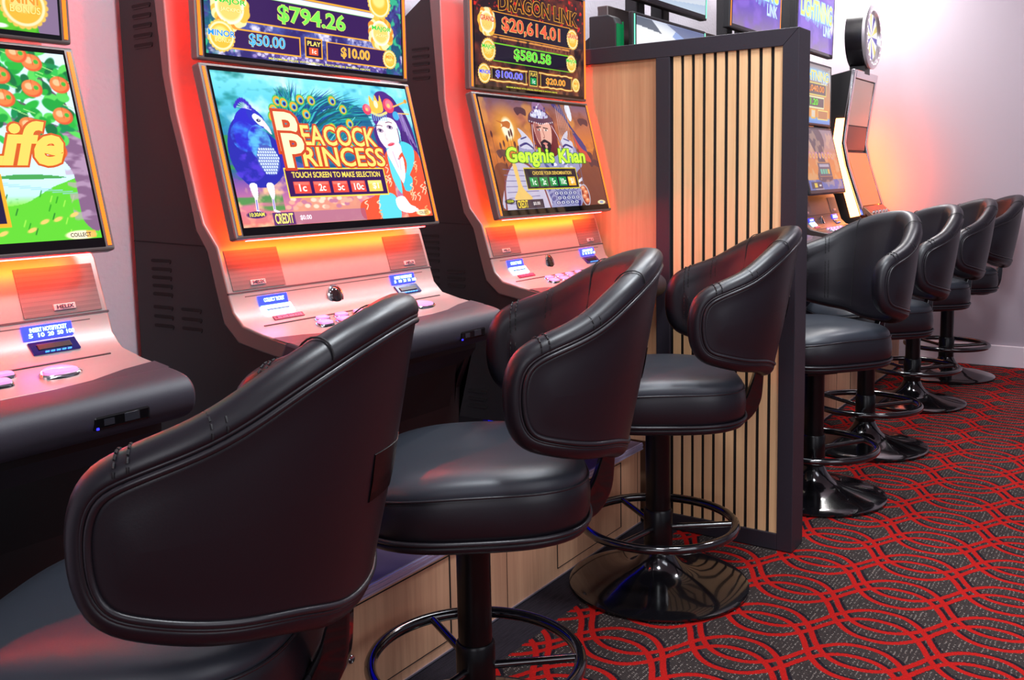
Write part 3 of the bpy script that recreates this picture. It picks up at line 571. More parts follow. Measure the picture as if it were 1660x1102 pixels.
# pictures as fine colour grids, lettering as thin raised glyphs
def screen_material(key, strength, rough=0.07):
    m = bpy.data.materials.new('lit_picture_' + key); m.use_nodes = True; nt = m.node_tree; b = nt.nodes['Principled BSDF']
    at = nt.nodes.new('ShaderNodeAttribute'); at.attribute_name = 'picture'
    b.inputs['Base Color'].default_value = (0.004, 0.004, 0.006, 1); b.inputs['Roughness'].default_value = rough
    b.inputs['Specular IOR Level'].default_value = 0.5
    nt.links.new(at.outputs['Color'], b.inputs['Emission Color']); b.inputs['Emission Strength'].default_value = strength
    return m
PIC = {}
def picture_obj(name, art, key, strength, w, A, B, parent, off=0.0012, origin=(0, 0)):
    """grid on the segment from A (bottom y,z) to B (top y,z), width w centred on x=0"""
    if key in PIC:
        o = bpy.data.objects.new(name, PIC[key]); S.collection.objects.link(o); o.parent = parent; return o
    h, ww = art.h, art.w; d = Vector((B[0] - A[0], B[1] - A[1])); n = Vector((-d[1], d[0])).normalized()
    if n[0] > 0: n = -n
    X = (art.U - 0.5) * w; Y = A[0] + d[0] * art.V + n[0] * off - origin[0]; Z = A[1] + d[1] * art.V + n[1] * off - origin[1]
    co = np.stack([X, Y, Z], -1).reshape(-1, 3)
    idx = np.arange(h * ww).reshape(h, ww); q = np.stack([idx[:-1, :-1], idx[:-1, 1:], idx[1:, 1:], idx[1:, :-1]], -1).reshape(-1, 4)
    me = bpy.data.meshes.new(name); me.vertices.add(len(co)); me.vertices.foreach_set('co', co.ravel())
    me.loops.add(q.size); me.loops.foreach_set('vertex_index', q.ravel().astype(np.int32))
    me.polygons.add(len(q)); me.polygons.foreach_set('loop_start', np.arange(0, q.size, 4, dtype=np.int32))
    me.update(calc_edges=True)
    c = np.clip(art.A / 255, 0, 1).reshape(-1, 3); c = np.where(c <= 0.04045, c / 12.92, ((c + 0.055) / 1.055) ** 2.4)
    at = me.color_attributes.new('picture', 'FLOAT_COLOR', 'POINT'); at.data.foreach_set('color', np.concatenate([c, np.ones((len(c), 1))], 1).ravel().astype(np.float32))
    me.materials.append(screen_material(key, strength)); PIC[key] = me
    o = bpy.data.objects.new(name, me); S.collection.objects.link(o); o.parent = parent
    return o

GLY = {}
def glyphs(txt, off, shear=0.0, sp=1.0):
    k = (txt, off, shear, sp)
    if k in GLY: return GLY[k]
    cu = bpy.data.curves.new('t', 'FONT'); cu.body = txt; cu.size = 1; cu.resolution_u = 3; cu.offset = off; cu.shear = shear; cu.space_character = sp
    ob = bpy.data.objects.new('t', cu); S.collection.objects.link(ob)
    me = bpy.data.meshes.new_from_object(ob.evaluated_get(bpy.context.evaluated_depsgraph_get()))
    v = [(p.co.x, p.co.y) for p in me.vertices]; f = [tuple(p.vertices) for p in me.polygons]
    bpy.data.objects.remove(ob); bpy.data.curves.remove(cu); bpy.data.meshes.remove(me)
    GLY[k] = (v, f); return GLY[k]

class Letters:
    """lettering laid on a plane given by P(u, v, h)"""
    def __init__(s, P): s.P = P; s.mb = MB(); s.mats = []
    def mi(s, m):
        if m not in s.mats: s.mats.append(m)
        return s.mats.index(m)
    def put(s, txt, u0, u1, v0, v1, col, st=1.3, line=None, lw=0.03, shear=0, skew=0.0, h=0.0006, sp=1.0, arc=0.0, lst=1.0, bold=0.022):
        v, f = glyphs(txt, 0.0, shear, sp)
        if not v: return
        xs = [p[0] for p in v]; ys = [p[1] for p in v]; x0, x1, y0, y1 = min(xs), max(xs), min(ys), max(ys)
        def lay(v, f, m, hh):
            out = []
            for x, y in v:
                a = (x - x0) / (x1 - x0); b = (y - y0) / max(1e-6, (y1 - y0))
                out.append(s.P(u0 + (u1 - u0) * a, v0 + (v1 - v0) * b + skew * a + arc * (a - .5) ** 2 * -4 + 0.0, hh))
            s.mb.add(out, f, s.mi(m))
        if line:
            v2, f2 = glyphs(txt, lw + bold, shear, sp); lay(v2, f2, emat(line, lst), h)
        v3, f3 = glyphs(txt, bold, shear, sp); lay(v3, f3, emat(col, st), h + 0.0005)
    def build(s, name, parent):
        return s.mb.build(name, s.mats, parent) if s.mb.f else None

# ------------------------------------------------------------------ gaming machines
F_UP = [(1.560, 1.640), (1.555, 1.424), (1.551, 1.342), (1.550, 1.289), (1.538, 1.218), (1.515, 1.142), (1.490, 1.051), (1.477, 1.009), (1.441, 0.966), (1.414, 0.878), (1.404, 0.847), (1.380, 0.8235), (1.328, 0.8110), (1.266, 0.8010)]
O_UP = [(1.600, 1.640), (1.585, 1.428), (1.578, 1.345), (1.574, 1.291), (1.558, 1.211), (1.533, 1.126), (1.513, 1.051), (1.500, 0.996), (1.471, 0.957), (1.446, 0.865), (1.433, 0.823), (1.395, 0.790), (1.335, 0.779), (1.280, 0.771)]
YB = 1.45      # empties stand under the cabinets at this depth
ZB = 0.262
SHARED = {}
def part(key, name, fn, mats, parent, dy=0.0, **k):
    """build once per shape and reuse the mesh on the next machine"""
    if key in SHARED:
        o0 = SHARED[key]; o = o0.copy(); S.collection.objects.link(o); o.name = name; o.parent = parent; return o
    mb = MB(); fn(mb)
    mb.v = [(x, y - YB, z - ZB) for x, y, z in mb.v]
    o = mb.build(name, mats, parent, **k); SHARED[key] = o; return o

def slots(mb, sets, x, side):
    for (y0, y1, z0, z1, n) in sets:
        for i in range(n):
            z = z0 + (z1 - z0) * (i / max(1, n - 1))
            pr = [(y0, z - .002), (y0 + .004, z - .0034), (y1 - .004, z - .0034), (y1, z - .002), (y1, z + .002), (y1 - .004, z + .0034), (y0 + .004, z + .0034), (y0, z + .002)]
            mb.prism(pr, min(x, x + side * .0008), max(x, x + side * .0008), 0)
            mb.prism([(y0 + .003, z - .0055), (y1 - .003, z - .0055), (y1 - .001, z - .0034), (y0 + .001, z - .0034)], min(x, x + side * .0018), max(x, x + side * .0018), 1)


LOW = ((1.388, 1.001), (1.4615, 1.291)); UPP = ((1.467, 1.322), (1.467, 1.600)); TOPP = ((1.462, 1.668), (1.455, 1.948))
def planeP(seg, w=0.55):
    A, B = Vector(seg[0]), Vector(seg[1]); d = B - A; n = Vector((-d[1], d[0])).normalized()
    if n[0] > 0: n = -n
    def P(u, v, h):
        q = A + d * v + n * (h + 0.0016)
        return ((u - .5) * w, q[0] - YB, q[1] - ZB)
    return P

def screen_box(prefix, key, seg_front, t, parent, led, led_s, fm=None):
    """display case: bezel box with glass face, lit edge strips and (by caller) picture and lettering"""
    (y0, z0), (y1, z1) = seg_front
    d = Vector((y1 - y0, z1 - z0)).normalized(); n = Vector((-d[1], d[0]))
    if n[0] > 0: n = -n
    b0, b1 = Vector((y0, z0)) - n * t, Vector((y1, z1)) - n * t
    def f(mb): mb.prism([(y0, z0), (y1, z1), tuple(b1), tuple(b0)], -.296, .296)
    fm = fm or FRAME_S; o = part(key + 'box' + fm.name, prefix, f, [fm], parent, bevel=0.004, seg=2)
    def g(mb):
        A, B = Vector((y0, z0)) + d * .006, Vector((y1, z1)) - d * .006
        mb.slab(-.279, .279, tuple(B), tuple(A), .0008, 0, .002)
    part(key + 'glass', 'front_glass', g, [BLACKG], o)
    for sx in (-1, 1):
        def hh(mb, sx=sx):
            A, B = Vector((y0, z0)) + d * .008, Vector((y1, z1)) - d * .008
            mb.slab(min(sx * .2835, sx * .2895), max(sx * .2835, sx * .2895), tuple(B), tuple(A), .0012, 0, .002)
        part(key + 'led%d' % sx + str(led), 'light_strip', hh, [emat(led, led_s)], o)
    return o

def machine(cx, dy, label, cat_label, low_art, up_art, top_art=None, led=(255, 112, 24), led_s=2.3, glow=True, vents=True, desk=True, group=None, blue=True):
    T = root('gaming_machine', (cx, YB + dy, ZB), label, 'gaming machine', group)
    def body(mb):
        prof = [(1.700, .454), (1.700, 1.50), (1.60, 1.565), (1.600, 1.640)] if not top_art else [(1.700, .454), (1.700, 1.50), (1.60, 1.565), (1.600, 1.640)]
        prof = prof + O_UP[1:] + [(1.285, .700), (1.330, .64), (1.345, .454)]
        mb.prism(prof, -.290, .290)
    part('body', 'cabinet', body, [BODYBLK], T)
    def seam(mb):
        for s in (-1, 1): mb.prism([(1.700, .974), (1.700, .9715), (1.47, .965), (1.47, .9675)], min(s * .290, s * .2908), max(s * .290, s * .2908))
    part('seam', 'panel_seam', seam, [SLOTBLK], T)
    def ped(mb): mb.box(-.27, .27, 1.47, 1.69, .2625, .454)
    part('ped', 'pedestal', ped, [BODYBLK], T)
    for sx in (-1, 1):
        def v(mb, sx=sx):
            slots(mb, [(1.602, 1.660, 1.424, 1.350, 5), (1.586, 1.648, .935, .869, 5), (1.588, 1.649, .843, .806, 3), (1.502, 1.562, .843, .806, 3), (1.44, 1.50, .53, .49, 3)], sx * .290, sx)
        part('vent%d' % sx, 'side_vents', v, [SLOTBLK, BODYBLK], T)
    def fascia(mb): mb.band(F_UP, O_UP, -.295, .295, 0, 1)
    part('fascia%d' % bool(top_art), 'silver_fascia' if not top_art else 'dark_fascia', fascia, [DARKF if top_art else SILVER, DARKF if top_art else FRAME_S], T, smooth=32, bevel=.0035)
    def jl(mb):
        mb.slab(-.2955, .2955, (1.4150, .8815), (1.4140, .8785), .0006, 0, .004)
        mb.slab(-.26, .26, (1.4125, .8720), (1.4120, .8704), .0005)
        mb.slab(-.26, .26, (1.363, .8203), (1.3605, .8196), .0009, 0, .001)
    part('jl', 'fascia_seam', jl, [mat('seam_dark', (70, 52, 56), .6)], T)
    for sx in (-1, 1):
        def sp(mb, sx=sx): mb.slab(min(sx * .155, sx * .284), max(sx * .155, sx * .284), (1.4385, .958), (1.4155, .884), .0012, 0, .002)
        q = part('spk%d' % sx, 'speaker_grille', sp, [SPK], T)
        bx = sx * .222
        def bd(mb, bx=bx): mb.slab(bx - .018, bx + .018, (1.4205, .900), (1.4175, .8905), .0035, 0, 0)
        part('bdg%d' % sx, 'badge', bd, [mat('badge_pink_silver', (226, 190, 186), .3, metal=.3)], q, bevel=.001)
        kt = 'bdl%d' % sx
        if kt not in SHARED:
            A, B = Vector((1.4205, .900)), Vector((1.4175, .8905)); d_ = (A - B); n_ = Vector((-d_[1], d_[0])).normalized()
            LT = Letters(lambda u, v, h: (bx + (u - .5) * .036, (B + d_ * v + n_ * (h + .0038))[0] - YB, (B + d_ * v + n_ * (h + .0038))[1] - ZB))
            LT.put('HELIX', .12, .88, .2, .8, (60, 50, 130), .25); SHARED[kt] = LT.build('badge_lettering', q)
        else:
            o = SHARED[kt].copy(); S.collection.objects.link(o); o.parent = q
    # ticket printer, note acceptor, lock, buttons
    def ray_slab(x0, x1, A, B, t, key, name, m, parent=T, bevel=0.0): return part(key, name, lambda mb: mb.slab(x0, x1, A, B, t, 0, .001), [m], parent, bevel=bevel)
    BLUE = (28, 36, 250)
    tk = ray_slab(-.232, -.160, (1.4105, .869), (1.4050, .8510), .0020, 'tk', 'ticket_sign', emat(BLUE, 8), bevel=.0006)
    sl = ray_slab(-.230, -.156, (1.4045, .8495), (1.3900, .8335), .0024, 'tks', 'ticket_slot', emat((160, 228, 255), 8.0), bevel=.0008)
    part('tkm', 'slot_mouth', lambda mb: mb.slab(-.222, -.166, (1.3985, .8428), (1.3960, .8400), .0034, 0, 0), [mat('slot_teal', (40, 110, 150), .4)], sl)
    mf = ray_slab(-.218, -.142, (1.3870, .8302), (1.3790, .8235), .0016, 'mf', 'warning_strip', mat('strip_dark_red', (80, 10, 40), .4, emit=(220, 30, 90), es=.35), bevel=.0006)
    ns = ray_slab(.146, .226, (1.4115, .873), (1.4055, .8520), .0020, 'ns', 'note_sign', emat(BLUE, 8), bevel=.0006)
    nm = part('nm', 'note_acceptor', lambda mb: mb.slab(.150, .226, (1.4040, .8475), (1.3870, .8310), .0026, 0, .001), [mat('bezel_blue_black', (10, 10, 40), .12, emit=(20, 30, 250), es=.12, spec=.7)], T, bevel=.0012)
    part('nmm', 'note_mouth', lambda mb: mb.slab(.160, .214, (1.3995, .8430), (1.3915, .8353), .0045, 0, 0), [mat('mouth_black', (3, 3, 6), .3)], nm, bevel=.001)
    part('nml', 'mouth_light', lambda mb: [mb.slab(.168 + k * .009, .174 + k * .009, (1.3885, .8330), (1.3875, .8320), .0048, 0, 0) for k in range(5)], [emat((60, 150, 255), 2.0)], nm)
    if 'decktext' not in SHARED:
        def seg(A, B, x0, x1):
            A, B = Vector(A), Vector(B); d_ = A - B; n_ = Vector((-d_[1], d_[0])).normalized()
            if n_[0] > 0: n_ = -n_
            return lambda u, v, h: (x0 + (x1 - x0) * u, (B + d_ * v + n_ * (h + .0022))[0] - YB, (B + d_ * v + n_ * (h + .0022))[1] - ZB)
        L1 = Letters(seg((1.4105, .869), (1.4050, .8510), -.232, -.160)); L1.put('COLLECT TICKET', .16, .86, .32, .70, (190, 250, 255), 5)
        L2 = Letters(seg((1.4115, .873), (1.4055, .8520), .146, .226)); L2.put('INSERT NOTE/TICKET', .14, .88, .52, .82, (190, 250, 255), 5)
        for k, t in enumerate(('5', '10', '20', '50', '100')): L2.put(t, .10 + k * .19, .10 + k * .19 + .035 + .04 * len(t), .14, .42, (190, 250, 255), 5)
        L3 = Letters(seg((1.3870, .8302), (1.3790, .8235), -.218, -.142)); L3.put('MALFUNCTION VOIDS', .1, .9, .52, .88, (255, 120, 190), .9); L3.put('ALL PAYS AND PLAYS', .1, .9, .1, .45, (255, 120, 190), .9)
        SHARED['decktext'] = [(L1.build('sign_lettering', tk)), (L2.build('sign_lettering', ns)), (L3.build('sign_lettering', mf))]
    else:
        for o0, p in zip(SHARED['decktext'], (tk, ns, mf)):
            o = o0.copy(); S.collection.objects.link(o); o.parent = p
    def lens(mb):
        c = Vector((-.033, 1.4035, .849)); n = Vector((0, -.955, .297)); t = Vector((1, 0, 0)); b = n.cross(t); N = 24; rings = [(.0195, 0), (.0195, .003), (.016, .0045), (.0155, .003)]
        vs = []; fs = []
        for r, h in rings: vs += [c + t * r * 1.1 * math.cos(6.2832 * k / N) + b * r * 1.2 * math.sin(6.2832 * k / N) + n * h for k in range(N)]
        for i in range(3): fs += [(i * N + k, i * N + (k + 1) % N, (i + 1) * N + (k + 1) % N, (i + 1) * N + k) for k in range(N)]
        mb.add(vs, fs, 0)
        rings = [(.0155, .003), (.0145, .0042), (.011, .0058), (.006, .0068), (.001, .0070)]; vs = []; fs = []
        for r, h in rings: vs += [c + t * r * 1.1 * math.cos(6.2832 * k / N) + b * r * 1.2 * math.sin(6.2832 * k / N) + n * h for k in range(N)]
        for i in range(4): fs += [(i * N + k, i * N + (k + 1) % N, (i + 1) * N + (k + 1) % N, (i + 1) * N + k) for k in range(N)]
        mb.add(vs, fs, 1)
    part('lens', 'service_lens', lens, [CHROME, mat('smoked_lens', (30, 24, 26), .08, spec=.8)], T, smooth=40)
    def btn(key, cxb, y, rx, ry, tri=False, big=False):
        def f(mb):
            z0 = .8110 + (y - 1.328) * .161; N = 24; vs = []; fs = []
            rings = [(1.0, .000), (1.0, .0035), (.93, .0055), (.84, .0055)]; cap = [(.84, .0055), (.80, .0085), (.6, .0095)]
            def pt(r, h, k):
                a = 6.2832 * k / N; q = 4.0 if not tri else 2.3
                c, s_ = math.cos(a), math.sin(a); m = (abs(c) ** q + abs(s_) ** q) ** (-1 / q)
                xx = c * m * rx * r; yy = s_ * m * ry * r
                if tri: xx *= (1 - .28 * s_ * m)
                return (cxb + xx, y + yy, z0 + h + yy * .16)
            for rs, mi in ((rings, 0), (cap, 1)):
                vs = [pt(r, h, k) for r, h in rs for k in range(N)]; fs = [(i * N + k, i * N + (k + 1) % N, (i + 1) * N + (k + 1) % N, (i + 1) * N + k) for i in range(len(rs) - 1) for k in range(N)]
                if mi: fs.append(tuple((len(rs) - 1) * N + k for k in range(N)))
                mb.add(vs, fs, mi)
        part(key, 'play_button' if big else 'button', f, [CHROME, mat('lit_button_pink', (220, 150, 200), .15, emit=(236, 120, 200), es=.55)], T, smooth=35)
    for k in range(5): btn('bt%d' % k, -.148 + k * .052, 1.318, .019, .0125)
    for k in range(5): btn('bu%d' % k, -.128 + k * .052, 1.345, .018, .0085)
    btn('big', .150, 1.322, .030, .020, True, True)
    # bumper with charging sockets
    def bump(mb):
        pr = smooth_pts([(1.268, .8025), (1.238, .7975), (1.216, .790), (1.203, .774), (1.203, .752), (1.214, .736), (1.240, .724), (1.285, .712)], 4)
        mb.prism(pr + [(1.30, .735), (1.285, .770)], -.297, .297)
    part('bump', 'padded_armrest', bump, [BUMPER], T, smooth=40, bevel=.006)
    def wing(mb):
        for s in (-1, 1):
            pts = [(s * .2955, 1.300), (s * .2955, 1.262), (s * .10, 1.262), (s * .17, 1.270), (s * .235, 1.290)]
            vs = [(x, y, .8110 + (y - 1.328) * .161 + .0012) for x, y in pts]; mb.add(vs, [tuple(range(5)) if s > 0 else tuple(range(5))[::-1]])
    part('wing', 'armrest_edge', wing, [BUMPER], T)
    sk = part('sock', 'charging_socket', lambda mb: mb.box(.125, .215, 1.2005, 1.215, .745, .766), [mat('socket_black', (8, 8, 10), .25)], T, bevel=.004)
    part('usb', 'usb_port', lambda mb: [mb.box(.140, .156, 1.1995, 1.202, .751, .760), mb.box(.172, .196, 1.1995, 1.202, .750, .762)], [mat('port_metal', (90, 90, 100), .25, metal=.8)], sk)
    part('usbl', 'port_light', lambda mb: mb.box(.1285, .1315, 1.1990, 1.202, .747, .750), [emat((40, 40, 255), 4)], sk)
    # lower door, side blades and blue under-light
    part('door', 'lower_door', lambda mb: mb.prism([(1.300, .708), (1.345, .53), (1.37, .53), (1.37, .708)], -.255, .255), [BLKMAT], T, bevel=.004)
    for s in (-1, 1):
        part('blade%d' % s, 'side_blade', lambda mb, s=s: mb.prism([(1.290, .705), (1.318, .705), (1.362, .455), (1.350, .455), (1.335, .60)], min(s * .272, s * .292), max(s * .272, s * .292)), [mat('blade_black', (26, 24, 28), .35)], T, bevel=.002)
    if blue: part('blue', 'blue_light_panel', lambda mb: mb.prism([(1.462, .40), (1.440, .53), (1.468, .53), (1.468, .40)], -.25, .25), [emat((10, 8, 255), 1.0)], T)
    # screens
    fm = BODYBLK if top_art else FRAME_S
    lo = screen_box('main_screen', 'lo', ((1.383, .981), (1.4648, 1.3045)), .022, T, led, led_s, fm)
    upb = screen_box('upper_screen', 'up', ((1.467, 1.309), (1.467, 1.612)), .018, T, led, led_s, fm)
    la, lk, ls, llet = low_art; ua, uk, us, ulet = up_art
    picture_obj('picture', la, lk, ls, .55, *LOW, lo, origin=(YB, ZB)); picture_obj('picture', ua, uk, us, .55, *UPP, upb, origin=(YB, ZB))
    for fn, seg, p in ((llet, LOW, lo), (ulet, UPP, upb)):
        if fn:
            k = 'let_' + fn.__name__
            if k in SHARED: o = SHARED[k].copy(); S.collection.objects.link(o); o.parent = p
            else:
                LT = Letters(planeP(seg)); fn(LT); SHARED[k] = LT.build('screen_lettering', p)
    if top_art:
        tb = screen_box('top_screen', 'tp', ((1.463, 1.650), (1.455, 1.966)), .03, T, led, led_s, fm)
        ta, tk_, ts, tlet = top_art; picture_obj('picture', ta, tk_, ts, .55, *TOPP, tb, origin=(YB, ZB))
        if tlet:
            k = 'let_' + tlet.__name__
            if k in SHARED: o = SHARED[k].copy(); S.collection.objects.link(o); o.parent = tb
            else:
                LT = Letters(planeP(TOPP)); tlet(LT); SHARED[k] = LT.build('screen_lettering', tb)
        part('post', 'topper_post', lambda mb: [mb.box(-.10, -.04, 1.55, 1.60, 1.56, 1.95), mb.box(.10, .16, 1.55, 1.60, 1.56, 1.95), mb.box(-.10, .16, 1.49, 1.56, 1.75, 1.82)], [BODYBLK], T, bevel=.006)
    if glow:
        m1 = emat((255, 34, 12), 60.0); m2 = emat((255, 120, 12), 40.0); m3 = emat((255, 24, 26), 170.0)
        for sx in (-1, 1):
            part('bl%d' % sx, 'back_light', lambda mb, sx=sx: mb.slab(min(sx * .262, sx * .270), max(sx * .262, sx * .270), (1.486, 1.29), (1.4115, 1.00), .0, 0, .004), [m1], lo)
            part('bk%d' % sx, 'back_light', lambda mb, sx=sx: mb.box(min(sx * .262, sx * .270), max(sx * .262, sx * .270), 1.4853, 1.489, 1.32, 1.60), [m1], upb)
        part('blb', 'bottom_light', lambda mb: mb.prism([(1.4052, .9775), (1.4075, .9770), (1.4110, .9905), (1.4087, .9915)], -.26, .26), [m2], lo)
        part('blc', 'bottom_light', lambda mb: mb.prism([(1.3985, .9770), (1.4035, .9757), (1.4035, .9750), (1.3985, .9763)], -.26, .26), [m3], lo)
    return T

# lettering of each display
G, Yw, Ob = (110, 220, 70), (255, 236, 130), (250, 190, 70)
def let_peacock(L):
    R = (222, 70, 20)
    L.put('P', .243, .335, .50, .745, (255, 232, 176), 1.5, R, .06, bold=.03); L.put('P', .255, .345, .385, .60, (255, 232, 176), 1.5, R, .06, h=.0018, bold=.03)
    L.put('EACOCK', .352, .745, .535, .670, (255, 214, 110), 1.35, R, .065, bold=.018); L.put('RINCESS', .338, .772, .388, .520, (255, 214, 110), 1.35, R, .065, bold=.018)
    L.put('TOUCH SCREEN TO MAKE SELECTION', .262, .725, .310, .348, (255, 226, 90), 1.2)
    for k, t in enumerate(('1c', '2c', '5c', '10c', '$1')): L.put(t, .285 + k * .0965 - (.008 if k == 3 else 0), .318 + k * .0965 + (.01 if k == 3 else 0), .218, .265, (255, 240, 230), 1.3)
    L.put('10:30AM', .034, .098, .066, .090, (255, 246, 90), 1.2); L.put('CREDIT', .142, .225, .012, .075, (250, 240, 130), 1.3, (90, 60, 20), .02); L.put('$0.00', .258, .312, .025, .058, (255, 240, 250), 1.3)
    L.put('COLLECT', .915, .968, .018, .038, (90, 90, 130), .6)
def let_warrior(L):
    L.put('Genghis Khan', .127, .862, .385, .555, (190, 236, 60), 1.3, (20, 130, 30), .035, shear=.15, bold=.035)
    L.put('CHOOSE YOUR DENOMINATION', .315, .685, .308, .340, (240, 200, 90), 1.1)
    for k, t in enumerate(('1c', '2c', '5c', '10c', '$1')): L.put(t, .30 + k * .091 - (.006 if k == 3 else 0), .33 + k * .091 + (.01 if k == 3 else 0), .215, .27, (236, 250, 236), 1.2)
    L.put('10:30AM', .045, .095, .066, .088, (210, 220, 60), 1.0); L.put('CREDIT', .125, .215, .012, .078, (240, 210, 70), 1.2, (80, 50, 10), .02); L.put('$0.00', .262, .322, .028, .06, (230, 220, 220), 1.1)
def let_orchard(L):
    L.put('Life', .675, .935, .40, .615, (255, 206, 90), 1.3, (230, 96, 20), .035, shear=.35, bold=.035); L.put('COLLECT', .905, .967, .012, .032, (60, 50, 80), .5)
def jp(L, major, mx, small, sx_, mini, mn, cmaj=(120, 226, 80), dark=(30, 90, 20)):
    L.put(major, *mx, cmaj, 1.3, (246, 240, 120), .022); L.put(small, *sx_, (80, 180, 250), 1.3, (236, 220, 120), .02); L.put(mini, *mn, (246, 170, 60), 1.3, (236, 220, 120), .02)
def let_forest(L):
    jp(L, '$794.26', (.325, .665, .27, .395), '$50.00', (.185, .350, .080, .165), '$10.00', (.640, .800, .080, .160))
    L.put('MINOR', .010, .122, .122, .160, (40, 150, 246), 1.3, (250, 250, 255), .015); L.put('BONUS', .036, .104, .082, .108, (255, 236, 150), 1.3, (190, 120, 20), .015)
    L.put('MAJOR', .820, .932, .325, .368, (60, 200, 60), 1.3, (240, 250, 200), .012); L.put('JACKPOT', .836, .922, .278, .308, (255, 240, 160), 1.3, (190, 110, 20), .015)
    L.put('MAJOR', .045, .175, .335, .378, (60, 200, 60), 1.3, (240, 250, 200), .012); L.put('JACKPOT', .065, .165, .285, .315, (255, 240, 160), 1.3, (190, 110, 20), .015)
    L.put('MINI', .898, .948, .122, .150, (236, 150, 40), 1.2, (250, 220, 120), .015); L.put('BONUS', .896, .950, .085, .108, (250, 220, 110), 1.2, (190, 120, 20), .015)
    L.put('PLAY', .462, .528, .140, .172, (255, 236, 110), 1.2); L.put('1c', .485, .505, .085, .115, (255, 250, 240), 1.3)
    L.put('MAXIMUM PRIZE WITH SPECIAL FEATURES IS SHOWN ABOVE', .27, .80, .006, .020, (246, 240, 90), 1.1)
def let_battle(L):
    L.put('$20,614.01', .225, .755, .52, .66, (236, 90, 60), 1.2, (246, 220, 130), .02); L.put('$580.58', .325, .662, .27, .38, (90, 220, 60), 1.2, (220, 246, 120), .02)
    L.put('$100.00', .165, .395, .085, .155, (90, 90, 240), 1.2, (230, 220, 250), .02); L.put('$20.00', .615, .805, .078, .148, (236, 140, 40), 1.2, (246, 220, 120), .02)
    L.put('DRAGON LINK', .20, .93, .74, .88, (60, 10, 14), .6, (240, 170, 60), .03, arc=.02)
    for u, v, w_ in ((.102, .585, 1), (.888, .585, 1)): L.put('GRAND', u - .055, u + .055, v + .01, v + .055, (220, 50, 30), 1.2, (250, 236, 200), .012); L.put('JACKPOT', u - .04, u + .04, v - .05, v - .015, (250, 226, 120), 1.2, (180, 100, 20), .015)
    for u, v in ((.11, .335), (.874, .33)): L.put('MAJOR', u - .053, u + .05, v + .0, v + .045, (50, 200, 50), 1.2, (230, 250, 190), .012); L.put('JACKPOT', u - .04, u + .04, v - .055, v - .02, (250, 226, 120), 1.2, (180, 100, 20), .015)
    L.put('MINOR', .030, .118, .11, .145, (50, 60, 230), 1.2, (240, 240, 255), .012); L.put('BONUS', .045, .10, .065, .09, (250, 226, 120), 1.1, (180, 100, 20), .015)
    L.put('MINI', .895, .942, .115, .145, (236, 150, 40), 1.1, (250, 220, 120), .012); L.put('BONUS', .892, .945, .07, .095, (250, 226, 120), 1.1, (180, 100, 20), .015)
    L.put('PLAY', .468, .524, .145, .178, (250, 214, 90), 1.1); L.put('1c', .486, .508, .075, .115, (236, 246, 255), 1.2)
    L.put('MAXIMUM PRIZE WITH SPECIAL FEATURES IS SHOWN ABOVE', .25, .72, .004, .018, (226, 230, 70), 1.0)
def let_mini(L):
    L.put('MINI', .862, .94, .15, .20, (240, 150, 50), 1.2, (255, 230, 150), .015); L.put('BONUS', .858, .945, .10, .138, (255, 226, 130), 1.2, (200, 130, 20), .015)
def let_storm_top(L):
    L.put('LIGHTNING', .06, .94, .50, .80, (226, 226, 90), 1.1, (170, 230, 255), .05, lst=1.1); L.put('LINK', .70, .92, .28, .44, (210, 230, 255), 1.1, (150, 190, 250), .03)
def let_storm_mid(L):
    L.put('LIGHTNING', .10, .92, .74, .90, (240, 220, 90), 1.0, (170, 220, 255), .05); L.put('LINK', .72, .90, .69, .75, (200, 226, 250), 1.0)
    L.put('$10,040.00', .16, .80, .53, .65, (246, 150, 70), 1.0); L.put('$901.20', .16, .62, .30, .42, (110, 230, 50), 1.0)
def let_glare(L): L.put('WAVE', .56, .90, .46, .74, (250, 246, 200), 1.2, (236, 246, 255), .05, lst=1.2)

